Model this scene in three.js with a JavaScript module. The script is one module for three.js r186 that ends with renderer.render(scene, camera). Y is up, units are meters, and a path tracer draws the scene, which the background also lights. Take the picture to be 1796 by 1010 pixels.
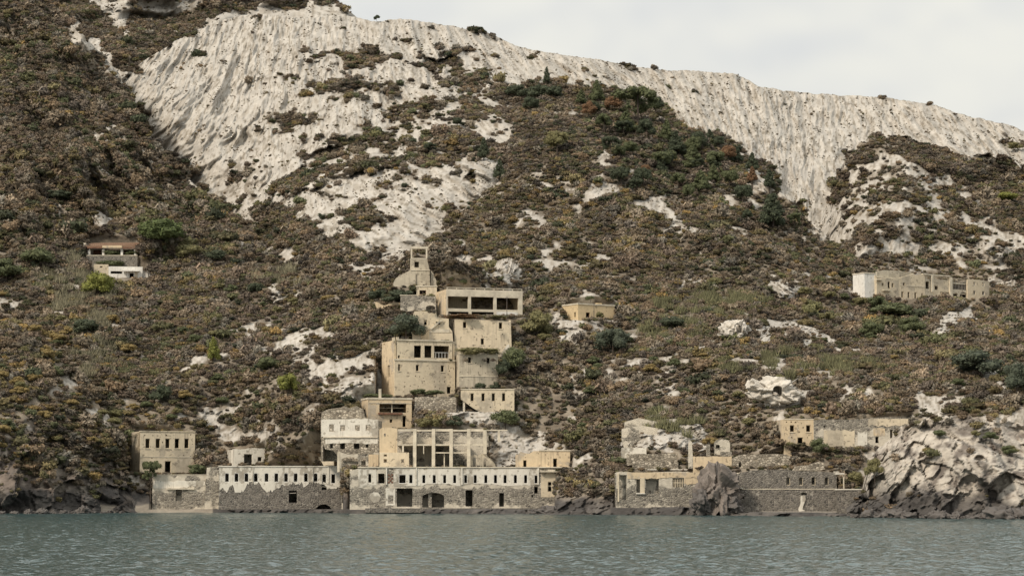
import * as THREE from 'three';
import { ImprovedNoise } from 'three/addons/math/ImprovedNoise.js';
import { Brush, Evaluator, SUBTRACTION } from 'three-bvh-csg';
import { mergeGeometries, mergeVertices } from 'three/addons/utils/BufferGeometryUtils.js';

// ---------- camera, sky, sun, exposure ----------
const scene = new THREE.Scene();
const CAM_H = 5, FOCAL = 3913, PITCH = Math.atan(351 / FOCAL);
const camera = new THREE.PerspectiveCamera(2 * Math.atan(505 / FOCAL) * 180 / Math.PI, 1796 / 1010, 1, 6000);
camera.position.set(0, CAM_H, 0);
camera.rotation.x = PITCH;
const renderer = new THREE.WebGLRenderer();
renderer.toneMapping = THREE.LinearToneMapping;
renderer.toneMappingExposure = 0.97;
renderer.shadowMap.enabled = true;

const NZ = new ImprovedNoise();
const n3 = (x, y, z) => NZ.noise(x + 31.7, y + 17.3, z + 5.1);
const fbm = (x, y, z, o = 4) => { let a = 1, s = 0, t = 0; for (let i = 0; i < o; i++) { s += a * n3(x, y, z); t += a; a *= 0.5; x *= 2.03; y *= 2.03; z *= 2.03; } return s / t; };
const ridged = (x, y, z, o = 4) => { let a = 1, s = 0, t = 0; for (let i = 0; i < o; i++) { s += a * (1 - 2 * Math.abs(n3(x, y, z))); t += a; a *= 0.5; x *= 2.1; y *= 2.1; z *= 2.1; } return s / t; };
function facets(x, y, z, s) { // broken rock: every cell of a jittered lattice is a tilted block face
  x /= s; y /= s; z /= s; const X = Math.floor(x), Y = Math.floor(y), Z = Math.floor(z); let best = 9, v = 0;
  for (let k = -1; k <= 1; k++) for (let j = -1; j <= 1; j++) for (let i = -1; i <= 1; i++) {
    let h = Math.imul(X + i, 374761393) ^ Math.imul(Y + j, 668265263) ^ Math.imul(Z + k, 2147483647 ^ 1274126177); h = Math.imul(h ^ (h >>> 13), 1274126177); h ^= h >>> 16; const h2 = Math.imul(h, 2246822519) ^ (h >>> 11), h3 = Math.imul(h2, 3266489917) ^ (h2 >>> 15), u = (n, b) => ((n >>> b) & 255) / 255;
    const dx = x - X - i - u(h, 0), dy = y - Y - j - u(h, 8), dz = z - Z - k - u(h, 16), d = dx * dx + dy * dy + dz * dz;
    if (d < best) { best = d; v = u(h2, 0) - 0.5 + (u(h2, 8) - 0.5) * 1.7 * dx + (u(h2, 16) - 0.5) * 1.7 * dy + (u(h3, 3) - 0.5) * 1.2 * dz; }
  } return v;
}
const clamp = (v, a = 0, b = 1) => Math.min(b, Math.max(a, v));
const sstep = (a, b, v) => { const t = clamp((v - a) / (b - a)); return t * t * (3 - 2 * t); };
const lerp = (a, b, t) => a + (b - a) * t;
function rngOf(seed) { let s = seed >>> 0; return () => { s = (s + 0x6D2B79F5) >>> 0; let t = s; t = Math.imul(t ^ (t >>> 15), t | 1); t ^= t + Math.imul(t ^ (t >>> 7), t | 61); return ((t ^ (t >>> 14)) >>> 0) / 4294967296; }; }
const rnd = rngOf(20240611);
const rr = (a, b, r = rnd) => a + (b - a) * r();

{ // thin bright cloud deck, brighter overhead
  const W = 1024, H = 512, data = new Float32Array(W * H * 4);
  for (let j = 0; j < H; j++) for (let i = 0; i < W; i++) {
    const th = (j + 0.5) / H * Math.PI - Math.PI / 2, ph = (i + 0.5) / W * Math.PI * 2;
    const dx = Math.cos(th) * Math.cos(ph), dz = Math.cos(th) * Math.sin(ph), dy = Math.sin(th);
    const k = 1 / (Math.abs(dy) + 0.16);
    const cx = dx * k, cz = dz * k, sx = cx * 0.8 + dy * 5, sy = dy * 7 - cx * 0.5;
    const c = 0.55 + 0.7 * fbm(cx * 1.3 + cz * 0.7, dy * 3, cz * 1.1, 4) + 1.3 * fbm(sx * 7, sy * 3.2, cz * 2.5, 5) + 0.8 * fbm(sx * 26, sy * 12, cz * 9, 3);
    const m = clamp(c), up = Math.max(dy, 0);
    const e = 1 + 0.34 * up;
    const o = (j * W + i) * 4;
    if (dy < -0.02) { data[o] = 0.2; data[o + 1] = 0.21; data[o + 2] = 0.2; } else {
      data[o] = lerp(0.70, 0.83, m) * e; data[o + 1] = lerp(0.715, 0.825, m) * e; data[o + 2] = lerp(0.715, 0.765, m) * e;
    }
    data[o + 3] = 1;
  }
  const t = new THREE.DataTexture(data, W, H, THREE.RGBAFormat, THREE.FloatType);
  t.mapping = THREE.EquirectangularReflectionMapping; t.magFilter = THREE.LinearFilter; t.minFilter = THREE.LinearFilter; t.needsUpdate = true;
  scene.background = t; scene.environment = t;
}
const sun = new THREE.DirectionalLight(0xfff0dc, 3.0);
sun.position.set(-330, 420, -185); sun.target.position.set(0, 40, -520);
sun.castShadow = true; sun.shadow.radius = 20; sun.shadow.mapSize.set(4096, 4096);
Object.assign(sun.shadow.camera, { left: -420, right: 420, top: 420, bottom: -420, near: 1, far: 1600 });
scene.add(sun, sun.target);

// ---------- sighting helper: the point at forward distance d along a bearing ----------
const cp = Math.cos(PITCH), sp = Math.sin(PITCH);
function bearing(px, py) { const u = (px - 898) / FOCAL, v = (505 - py) / FOCAL; return new THREE.Vector3(u, v * cp + sp, -(cp - v * sp)); }
function at(px, py, d) { const r = bearing(px, py); return r.multiplyScalar(d / -r.z).add(new THREE.Vector3(0, CAM_H, 0)); }
function sheetOf(pts) { // smooth surface through scattered soundings (thin plate)
  const n = pts.length, N = n + 3, A = [], K = (r2) => r2 < 1e-9 ? 0 : r2 * Math.log(r2);
  for (let i = 0; i < N; i++) A.push(new Float64Array(N + 1));
  const X = pts.map((p) => [p[0] / 100, p[1] / 100]);
  for (let i = 0; i < n; i++) {
    for (let j = 0; j < n; j++) A[i][j] = K((X[i][0] - X[j][0]) ** 2 + (X[i][1] - X[j][1]) ** 2) + (i === j ? 0.02 : 0);
    A[i][n] = A[n][i] = 1; A[i][n + 1] = A[n + 1][i] = X[i][0]; A[i][n + 2] = A[n + 2][i] = X[i][1]; A[i][N] = pts[i][2];
  }
  for (let c = 0; c < N; c++) {
    let p = c; for (let r = c + 1; r < N; r++) if (Math.abs(A[r][c]) > Math.abs(A[p][c])) p = r;
    [A[c], A[p]] = [A[p], A[c]];
    for (let r = 0; r < N; r++) if (r !== c) { const f = A[r][c] / A[c][c]; if (f) for (let k = c; k <= N; k++) A[r][k] -= f * A[c][k]; }
  }
  const w = A.map((row, i) => row[N] / row[i]);
  return (px, py) => { const x = px / 100, y = py / 100; let s = w[n] + w[n + 1] * x + w[n + 2] * y; for (let i = 0; i < n; i++) s += w[i] * K((x - X[i][0]) ** 2 + (y - X[i][1]) ** 2); return s; };
}
const poly1 = (pts) => (x) => { if (x <= pts[0][0]) return pts[0][1]; for (let i = 1; i < pts.length; i++) if (x <= pts[i][0]) { const a = pts[i - 1], b = pts[i]; return lerp(a[1], b[1], (x - a[0]) / (b[0] - a[0])); } return pts[pts.length - 1][1]; };
function inPoly(p, x, y) { let c = false; for (let i = 0, j = p.length - 1; i < p.length; j = i++) if ((p[i][1] > y) !== (p[j][1] > y) && x < (p[j][0] - p[i][0]) * (y - p[i][1]) / (p[j][1] - p[i][1]) + p[i][0]) c = !c; return c; }
function edgeDist(p, x, y) { let m = 1e9; for (let i = 0, j = p.length - 1; i < p.length; j = i++) { const ax = p[j][0], ay = p[j][1], bx = p[i][0] - ax, by = p[i][1] - ay; const t = clamp(((x - ax) * bx + (y - ay) * by) / (bx * bx + by * by)); m = Math.min(m, Math.hypot(x - ax - t * bx, y - ay - t * by)); } return m; }

// ---------- names and tags ----------
const taken = new Map();
function numbered(n) { const k = taken.get(n) || 0; taken.set(n, k + 1); return k ? n + '_' + String(k).padStart(3, '0') : n; }
function tag(o, label, category, group, kind) { o.userData = { label, category }; if (group) o.userData.group = group; if (kind) o.userData.kind = kind; return o; }
function shade(o) { o.traverse((m) => { if (m.isMesh) { m.castShadow = true; m.receiveShadow = true; } }); return o; }

// ---------- procedural textures ----------
function lattice(period, seed) { const r = rngOf(seed), v = new Float32Array(period * period); for (let i = 0; i < v.length; i++) v[i] = r(); return (x, y) => { const xi = Math.floor(x), yi = Math.floor(y), fx = x - xi, fy = y - yi, s = fx * fx * (3 - 2 * fx), t = fy * fy * (3 - 2 * fy), m = (a) => ((a % period) + period) % period; const a = v[m(yi) * period + m(xi)], b = v[m(yi) * period + m(xi + 1)], c = v[m(yi + 1) * period + m(xi)], d = v[m(yi + 1) * period + m(xi + 1)]; return lerp(lerp(a, b, s), lerp(c, d, s), t); }; }
const toS = (l) => 255 * (l <= 0.0031308 ? 12.92 * l : 1.055 * Math.pow(clamp(l), 1 / 2.4) - 0.055);
function texOf(N, fn, srgb, metres) {
  const d = new Uint8Array(N * N * 4);
  for (let j = 0; j < N; j++) for (let i = 0; i < N; i++) { const c = fn(i / N, j / N), o = (j * N + i) * 4; for (let k = 0; k < 3; k++) d[o + k] = srgb ? toS(c[k]) : 255 * clamp(c[k]); d[o + 3] = 255; }
  const t = new THREE.DataTexture(d, N, N); t.wrapS = t.wrapT = THREE.RepeatWrapping; t.magFilter = THREE.LinearFilter; t.minFilter = THREE.LinearMipmapLinearFilter; t.generateMipmaps = true;
  if (srgb) t.colorSpace = THREE.SRGBColorSpace; t.repeat.set(1 / metres, 1 / metres); t.needsUpdate = true; return t;
}
function octaves(seed, base, o) { const L = []; for (let i = 0; i < o; i++) L.push([base << i, lattice(base << i, seed + i * 13)]); return (x, y) => { let s = 0, a = 1, t = 0; for (const [p, f] of L) { s += a * f(x * p, y * p); t += a; a *= 0.55; } return s / t; }; }
const mixc = (a, b, t) => [lerp(a[0], b[0], t), lerp(a[1], b[1], t), lerp(a[2], b[2], t)];
const mulc = (a, k) => [a[0] * k, a[1] * k, a[2] * k];
function plasterMat(base, bare, stain, amount, seed) { // weathered render: lost patches, rain streaks, spots
  const big = octaves(seed, 3, 6), fine = octaves(seed + 70, 24, 4), st = lattice(40, seed + 5), st2 = lattice(90, seed + 6), lo = octaves(seed + 9, 2, 4);
  const at2 = (x, y) => {
    const loss = sstep(0.62 - amount * 0.2, 0.7 - amount * 0.2, big(x, y) * 0.8 + fine(x, y) * 0.2);
    const streak = sstep(0.58, 0.95, st(x * 40, y * 3) * 0.6 + st2(x * 90, y * 4) * 0.5) * sstep(0.4, 0.62, lo(x, y));
    const spot = sstep(0.69, 0.74, fine(x + 0.37, y + 0.21));
    return { loss, streak, spot, f: fine(x, y), l: lo(x, y) };
  };
  const map = texOf(512, (x, y) => { const q = at2(x, y); let c = mulc(base, 0.80 + 0.28 * q.f + 0.16 * (q.l - 0.5)); c = mixc(c, mulc(bare, 0.6 + 0.75 * q.f), q.loss * 0.85); c = mixc(c, stain, 0.5 * q.streak); return mixc(c, mulc(stain, 0.7), 0.6 * q.spot); }, true, 14);
  const bump = texOf(512, (x, y) => { const q = at2(x, y); const h = 0.6 - 0.4 * q.loss + 0.35 * (q.f - 0.5) - 0.2 * q.spot; return [h, h, h]; }, false, 14);
  return new THREE.MeshStandardMaterial({ map, bumpMap: bump, bumpScale: 0.07, roughness: 0.95 });
}
function stoneMat(cols, mortar, size, metres, seed, plasterAmt = 0, plaster = [0.55, 0.5, 0.42]) { // random rubble masonry, stones too small to pick apart
  const G = Math.round(metres / size), r = rngOf(seed), cx = [], cy = [], ci = [];
  for (let i = 0; i < G * G; i++) { cx.push(r()); cy.push(r()); ci.push([r(), r(), r()]); }
  const fine = octaves(seed + 3, 16, 5), big = octaves(seed + 4, 3, 5);
  const at2 = (x, y) => { const gx = x * G, gy = y * G * 1.35, H = Math.round(G * 1.35); let d1 = 9, d2 = 9, id = 0; const X = Math.floor(gx), Y = Math.floor(gy / 1.35 * 1.35);
    for (let j = -1; j <= 1; j++) for (let i = -1; i <= 1; i++) { const mx = ((X + i) % G + G) % G, my = ((Y + j) % H + H) % H, k = (my % G) * G + mx, qx = X + i + cx[k], qy = Y + j + cy[k]; const d = Math.hypot(gx - qx, gy - qy); if (d < d1) { d2 = d1; d1 = d; id = k; } else if (d < d2) d2 = d; }
    return { e: d2 - d1, c: ci[id] }; };
  const pl = (x, y) => plasterAmt ? sstep(0.6 - plasterAmt * 0.22, 0.68 - plasterAmt * 0.22, big(x, y)) : 0;
  const map = texOf(512, (x, y) => { const q = at2(x, y), f = fine(x, y); let c = mixc(cols[0], cols[1], q.c[0]); c = mixc(c, cols[2], q.c[1] > 0.72 ? 0.8 : 0); c = mulc(c, 0.55 + 0.9 * q.c[2] * 0.7 + 0.5 * (f - 0.5)); c = mixc(mulc(mortar, 0.75 + 0.5 * f), c, sstep(0.06, 0.2, q.e)); return mixc(c, mulc(plaster, 0.75 + 0.5 * f), pl(x, y)); }, true, metres);
  const bump = texOf(512, (x, y) => { const q = at2(x, y), p = pl(x, y); const h = lerp(sstep(0, 0.3, q.e) * 0.7 + 0.25 * fine(x, y) + 0.1 * q.c[0], 1, p * 0.8); return [h, h, h]; }, false, metres);
  return new THREE.MeshStandardMaterial({ map, bumpMap: bump, bumpScale: 0.18, roughness: 0.96 });
}
function rawMat(base, contrast, metres, seed, bumpScale = 0.05) {
  const f = octaves(seed, 6, 6); const map = texOf(256, (x, y) => mulc(base, 1 + contrast * (f(x, y) - 0.5) * 2), true, metres), bump = texOf(256, (x, y) => { const h = f(x, y); return [h, h, h]; }, false, metres);
  return new THREE.MeshStandardMaterial({ map, bumpMap: bump, bumpScale, roughness: 0.95 });
}
const M = {
  peach: plasterMat([0.66, 0.535, 0.365], [0.40, 0.35, 0.28], [0.27, 0.21, 0.15], 0.3, 11),
  cream: plasterMat([0.655, 0.565, 0.42], [0.42, 0.37, 0.29], [0.25, 0.21, 0.16], 0.45, 22),
  grey: plasterMat([0.57, 0.51, 0.40], [0.37, 0.33, 0.26], [0.20, 0.17, 0.13], 0.5, 33),
  white: plasterMat([0.74, 0.70, 0.61], [0.30, 0.27, 0.22], [0.30, 0.25, 0.19], 0.42, 44),
  clean: plasterMat([0.78, 0.76, 0.71], [0.66, 0.63, 0.57], [0.5, 0.47, 0.42], 0.05, 55),
  yellow: plasterMat([0.66, 0.52, 0.32], [0.50, 0.41, 0.28], [0.28, 0.22, 0.15], 0.15, 66),
  rubbleGrey: stoneMat([[0.17, 0.155, 0.135], [0.27, 0.245, 0.21], [0.125, 0.116, 0.105]], [0.32, 0.295, 0.255], 0.5, 10, 5),
  stonePlaster: stoneMat([[0.24, 0.22, 0.185], [0.36, 0.325, 0.27], [0.15, 0.138, 0.12]], [0.42, 0.385, 0.32], 0.5, 10, 6, 0.62, [0.56, 0.51, 0.42]),
  stonePale: stoneMat([[0.42, 0.375, 0.30], [0.55, 0.49, 0.40], [0.19, 0.165, 0.13]], [0.30, 0.26, 0.2], 0.6, 10, 7),
  concrete: rawMat([0.61, 0.55, 0.44], 0.35, 6, 81),
  wood: rawMat([0.13, 0.095, 0.07], 0.5, 2, 85),
  rust: rawMat([0.17, 0.085, 0.055], 0.5, 3, 86),
  tile: rawMat([0.33, 0.21, 0.14], 0.5, 2, 87, 0.1),
  bark: rawMat([0.09, 0.07, 0.055], 0.5, 1, 88, 0.1),
  drygrey: rawMat([0.36, 0.33, 0.29], 0.4, 1, 89),
  pole: rawMat([0.12, 0.1, 0.085], 0.3, 2, 90),
};
// ---------- where the shore runs and where buildings are cut into the slope ----------
const waterline = poly1([[-300, 901], [0, 900], [300, 898], [600, 899], [1000, 902], [1300, 904], [1700, 908], [2000, 911]]);
const shoreDist = (px) => CAM_H * FOCAL / (waterline(px) - 856);
// footings: left, top, right, base, distance of the front, depth behind it
const FOOT = [
  [222, 753, 341, 833, 472, 11], [266, 831, 362, 893, 466.5, 4], [360, 818, 384, 893, 464, 3], [399, 785, 465, 816, 473, 6], [383, 815, 599, 893, 461, 8.5],
  [613, 818, 972, 893, 444, 7], [905, 788, 1001, 824, 447, 7], [665, 748, 856, 822, 451, 7], [562, 724, 664, 800, 458, 5], [596, 796, 664, 822, 455, 4], [622, 696, 723, 756, 463, 8],
  [806, 681, 903, 722, 466, 6], [660, 592, 799, 696, 474, 10], [721, 543, 797, 600, 485, 8], [788, 557, 898, 632, 487, 9], [799, 616, 874, 684, 475, 8],
  [764, 503, 918, 556, 499, 10], [729, 500, 768, 520, 507, 6], [702, 516, 765, 548, 503, 4], [692, 452, 766, 503, 511, 6], [992, 532, 1079, 562, 507, 9],
  [1376, 732, 1428, 786, 426, 8], [1427, 729, 1599, 788, 426, 4], [1081, 825, 1228, 890, 418, 6], [1292, 820, 1473, 899, 412, 5], [1468, 855, 1530, 902, 408, 3],
  [1216, 797, 1388, 822, 424, 3], [1091, 783, 1188, 824, 425, 4], [727, 694, 801, 724, 466, 2], [1500, 470, 1740, 524, 556, 36],
];
const VILLA = [[150, 417, 242, 448, 588, 9], [150, 446, 242, 468, 585, 3], [150, 460, 262, 488, 580, 5]];

// ---------- what covers the ground: bare white pumice or scrub ----------
const WHITE = [
  [[[205, 135], [260, 98], [345, 45], [430, 10], [600, 10], [760, 25], [920, 70], [1000, 85], [1170, 108], [1300, 115], [1440, 150], [1640, 170], [1796, 212], [2050, 280], [2050, 330], [1796, 290], [1740, 275], [1660, 262], [1580, 240], [1530, 246], [1480, 270], [1452, 330], [1500, 432], [1440, 418], [1400, 372], [1340, 290], [1290, 252], [1200, 226], [1160, 187], [1120, 168], [1040, 152], [960, 140], [880, 150], [830, 148], [740, 172], [640, 205], [560, 258], [500, 312], [470, 340], [430, 402], [400, 372], [340, 312], [270, 242], [230, 172]], 0.93],
  [[[640, 180], [730, 158], [870, 150], [900, 152], [800, 168], [720, 185], [640, 215], [560, 262], [520, 270], [560, 230]], 0.85],
  [[[505, 345], [560, 318], [620, 300], [690, 292], [760, 285], [880, 280], [903, 290], [868, 340], [810, 380], [762, 412], [722, 446], [650, 456], [610, 428], [560, 405], [500, 372]], 0.70],
  [[[105, 22], [130, 35], [178, 75], [216, 132], [196, 128], [150, 98], [122, 62]], 0.9],
  [[[150, 0], [230, -30], [215, 60], [205, 62], [180, 30]], 0.85], [[[235, 0], [345, -10], [335, 25], [300, 35], [255, 32]], 0.8], [[[232, 55], [240, 55], [240, 100], [228, 100]], 0.8],
  [[[1480, 290], [1560, 275], [1600, 280], [1680, 320], [1740, 370], [1800, 420], [2000, 520], [2000, 560], [1796, 480], [1700, 470], [1600, 440], [1500, 440], [1460, 400]], 0.47],
  [[[1130, 345], [1165, 345], [1200, 378], [1215, 412], [1195, 412], [1160, 385]], 0.8],
  [[[1000, 310], [1075, 318], [1130, 345], [1120, 355], [1060, 335], [1000, 322]], 0.65],
  [[[1285, 270], [1330, 300], [1350, 330], [1320, 335], [1290, 300]], 0.7], [[[1030, 262], [1065, 268], [1070, 300], [1045, 300]], 0.75],
  [[[640, 200], [800, 190], [815, 196], [680, 212], [560, 240], [600, 215]], 0.6],
  [[[1690, 535], [1720, 545], [1660, 590], [1668, 620], [1640, 610], [1610, 600], [1640, 560]], 0.9],
  [[[1360, 548], [1400, 552], [1440, 558], [1500, 605], [1480, 618], [1440, 600], [1400, 598], [1370, 600], [1350, 570]], 0.55],
  [[[505, 590], [560, 580], [600, 565], [590, 640], [570, 690], [545, 660], [520, 630], [450, 615], [445, 595], [490, 600]], 0.5],
  [[[350, 722], [420, 712], [520, 735], [540, 790], [480, 790], [380, 770], [345, 760]], 0.46],
  [[[990, 560], [1240, 570], [1240, 740], [1000, 740]], 0.2], [[[1240, 545], [1540, 540], [1560, 640], [1500, 730], [1240, 730]], 0.17], [[[1540, 560], [1800, 560], [2000, 720], [1560, 700]], 0.12], [[[1600, 690], [2000, 690], [2000, 760], [1620, 745]], 0.5], [[[480, 332], [560, 258], [640, 205], [740, 172], [880, 150], [905, 200], [885, 282], [700, 290], [560, 322], [505, 350]], 0.34], [[[900, 300], [1300, 310], [1450, 450], [1400, 500], [900, 500]], 0.17], [[[430, 480], [640, 470], [650, 640], [560, 690], [430, 640]], 0.17], [[[560, 690], [660, 650], [700, 690], [620, 712]], 0.75],
  [[[725, 692], [905, 715], [910, 760], [860, 750], [725, 724]], 0.6], [[[860, 750], [960, 765], [990, 790], [900, 820], [850, 815]], 0.6],
  [[[955, 560], [1000, 560], [1030, 570], [990, 640], [965, 620]], 0.55],
  [[[1700, 640], [1760, 650], [1800, 690], [1800, 712], [1750, 690]], 0.6], [[[1090, 735], [1240, 740], [1250, 790], [1090, 790]], 0.7],
  [[[160, 215], [230, 240], [250, 270], [230, 275], [150, 250], [80, 160]], 0.3], [[[130, 372], [160, 372], [205, 360], [240, 378], [235, 390], [135, 388]], 0.85],
];
const SPOTS = [ // more bare rock: x, y, rx, ry, amount
  [893, 475, 30, 28, 0.8], [475, 518, 24, 14, 0.8], [502, 578, 15, 10, 0.9], [430, 425, 26, 12, 0.7], [495, 445, 40, 20, 0.4], [1360, 685, 44, 22, 0.85], [1290, 575, 22, 20, 0.95], [1338, 585, 30, 22, 0.95], [1380, 510, 32, 18, 0.65],
  [1225, 322, 26, 8, 0.7], [1325, 390, 16, 18, 0.6], [1400, 470, 30, 14, 0.55], [1530, 440, 36, 12, 0.85], [1745, 440, 28, 24, 0.7], [1765, 495, 30, 14, 0.7], [1165, 688, 30, 14, 0.75], [1290, 712, 24, 12, 0.5], [640, 470, 30, 8, 0.4],
  [985, 338, 26, 6, 0.6], [820, 435, 12, 14, 0.6], [1310, 490, 30, 10, 0.4], [60, 200, 30, 30, 0.15], [330, 625, 26, 22, 0.35], [215, 520, 20, 14, 0.35], [1210, 505, 20, 10, 0.5], [1030, 470, 26, 12, 0.5], [690, 268, 20, 8, 0.7], [660, 215, 40, 14, 0.5], [730, 260, 30, 12, 0.4], [500, 350, 30, 24, 0.5], [190, 235, 40, 18, 0.35], [720, 700, 70, 16, 0.3],
  [1620, 590, 26, 22, 0.3], [560, 725, 40, 14, 0.5], [1500, 690, 26, 10, 0.4], [1110, 585, 40, 14, 0.3],
];
const BUSHY = [ // scrub that grows on the white slope
  [620, 105, 60, 22, 0.75], [560, 95, 40, 14, 0.5], [590, 150, 75, 18, 0.7], [670, 150, 36, 16, 0.6], [800, 88, 48, 10, 0.85], [790, 112, 44, 16, 0.7], [805, 138, 48, 16, 0.9], [520, 208, 60, 14, 0.6], [480, 140, 40, 14, 0.3], [470, 225, 40, 10, 0.5], [300, 200, 20, 14, 0.5], [345, 240, 22, 12, 0.4], [440, 300, 50, 30, 0.55], [870, 118, 30, 20, 0.3],
  [640, 380, 36, 22, 0.75], [820, 318, 20, 14, 0.7], [800, 370, 26, 22, 0.55], [580, 340, 26, 20, 0.5], [940, 100, 24, 8, 0.4], [1225, 165, 22, 16, 0.45], [1490, 330, 30, 20, 0.4], [1560, 355, 30, 30, 0.5], [1600, 330, 22, 26, 0.5], [1780, 250, 26, 10, 0.8], [1650, 410, 40, 14, 0.6], [1700, 430, 26, 26, 0.4], [345, 95, 14, 8, 0.7],
  [660, 120, 190, 70, 0.3], [560, 200, 110, 60, 0.35], [740, 185, 80, 10, 0.6], [420, 345, 30, 30, 0.4], [470, 390, 30, 40, 0.4],
];
function bareness(px, py) {
  const wx = px + 24 * n3(px / 38, py / 30, 3.3) + 13 * n3(px / 13, py / 11, 8.1), wy = py + 18 * n3(px / 34, py / 26, 12.7) + 10 * n3(px / 12, py / 10, 21.2);
  let w = py > 420 ? 0.08 : 0.05;
  for (const [p, a] of WHITE) { if (inPoly(p, wx, wy)) { const k = a * sstep(0, 7, edgeDist(p, wx, wy) + 2); if (k > w) w = k; } }
  for (const [x, y, rx, ry, a] of SPOTS) { const d = ((wx - x) / rx) ** 2 + ((wy - y) / ry) ** 2; if (d < 1) w = Math.max(w, a * sstep(1, 0.5, d)); }
  for (const [x, y, rx, ry, a] of BUSHY) { const d = ((wx - x) / rx) ** 2 + ((wy - y) / ry) ** 2; if (d < 1) w *= 1 - 0.85 * a * sstep(1, 0.2, d); }
  return w;
}

// ---------- terrain sheets ----------
const shoreCtl = []; for (let px = -250; px <= 1480; px += 110) shoreCtl.push([px, waterline(px) + 5, shoreDist(px) - 3]);
for (const px of [1590, 1700, 1820, 2000]) shoreCtl.push([px, waterline(px) + 5, 409]);
const footCtl = FOOT.flatMap(([a, t, c, b, d, e]) => c - a > 60 && b < 880 ? [[(a + c) / 2, b + 2, d - 0.6], [(a + c) / 2, t - 4, d + e]] : []);
const lean = poly1([[180, -0.75], [300, -0.55], [450, -0.2], [560, 0], [700, 0.35], [850, 0.75], [1000, 1.0], [1150, 0.85], [1300, 0.3], [1430, 0.05], [1560, 0.3], [1700, 0.65], [2000, 0.8]]);
const flutes = (px, py) => { const s = px - lean(px) * (py - 120); const w = s + 7 * n3(px / 30, py / 26, 5.5), a = ridged(w / 19, py / 60, 2.2, 2), b = ridged(w / 52, py / 130, 7.7, 2), c = ridged(s / 140, py / 300, 4.1, 2); const e = ridged(w / 8.5, py / 26, 12.2, 2); return (e - 0.5) * 2.2 + (a - 0.5) * 5.0 + (b - 0.5) * 7 + (c - 0.5) * 9; };
const crag = (p, k = 1) => { const x = p.x + 1.5 * n3(p.x / 5, p.y / 5, 3), y = p.y + 1.5 * n3(p.x / 5, p.y / 5, 13); return k * ((ridged(x / 13, y / 17, p.z / 16, 2) - 0.5) * 5 + facets(x, y * 0.75, p.z * 0.5, 5.2) * 3.4 + facets(x, y * 0.8, p.z * 0.6, 2.1) * 1.5 + facets(x, y, p.z, 0.9) * 0.5); };
const bumps = (p) => (ridged(p.x / 46 + 3, p.y / 60, p.z / 70, 2) - 0.5) * 17 + fbm(p.x / 30, p.y / 24, p.z / 30, 4) * 5 + fbm(p.x / 7, p.y / 6, p.z / 7, 3) * 1.1;
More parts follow.
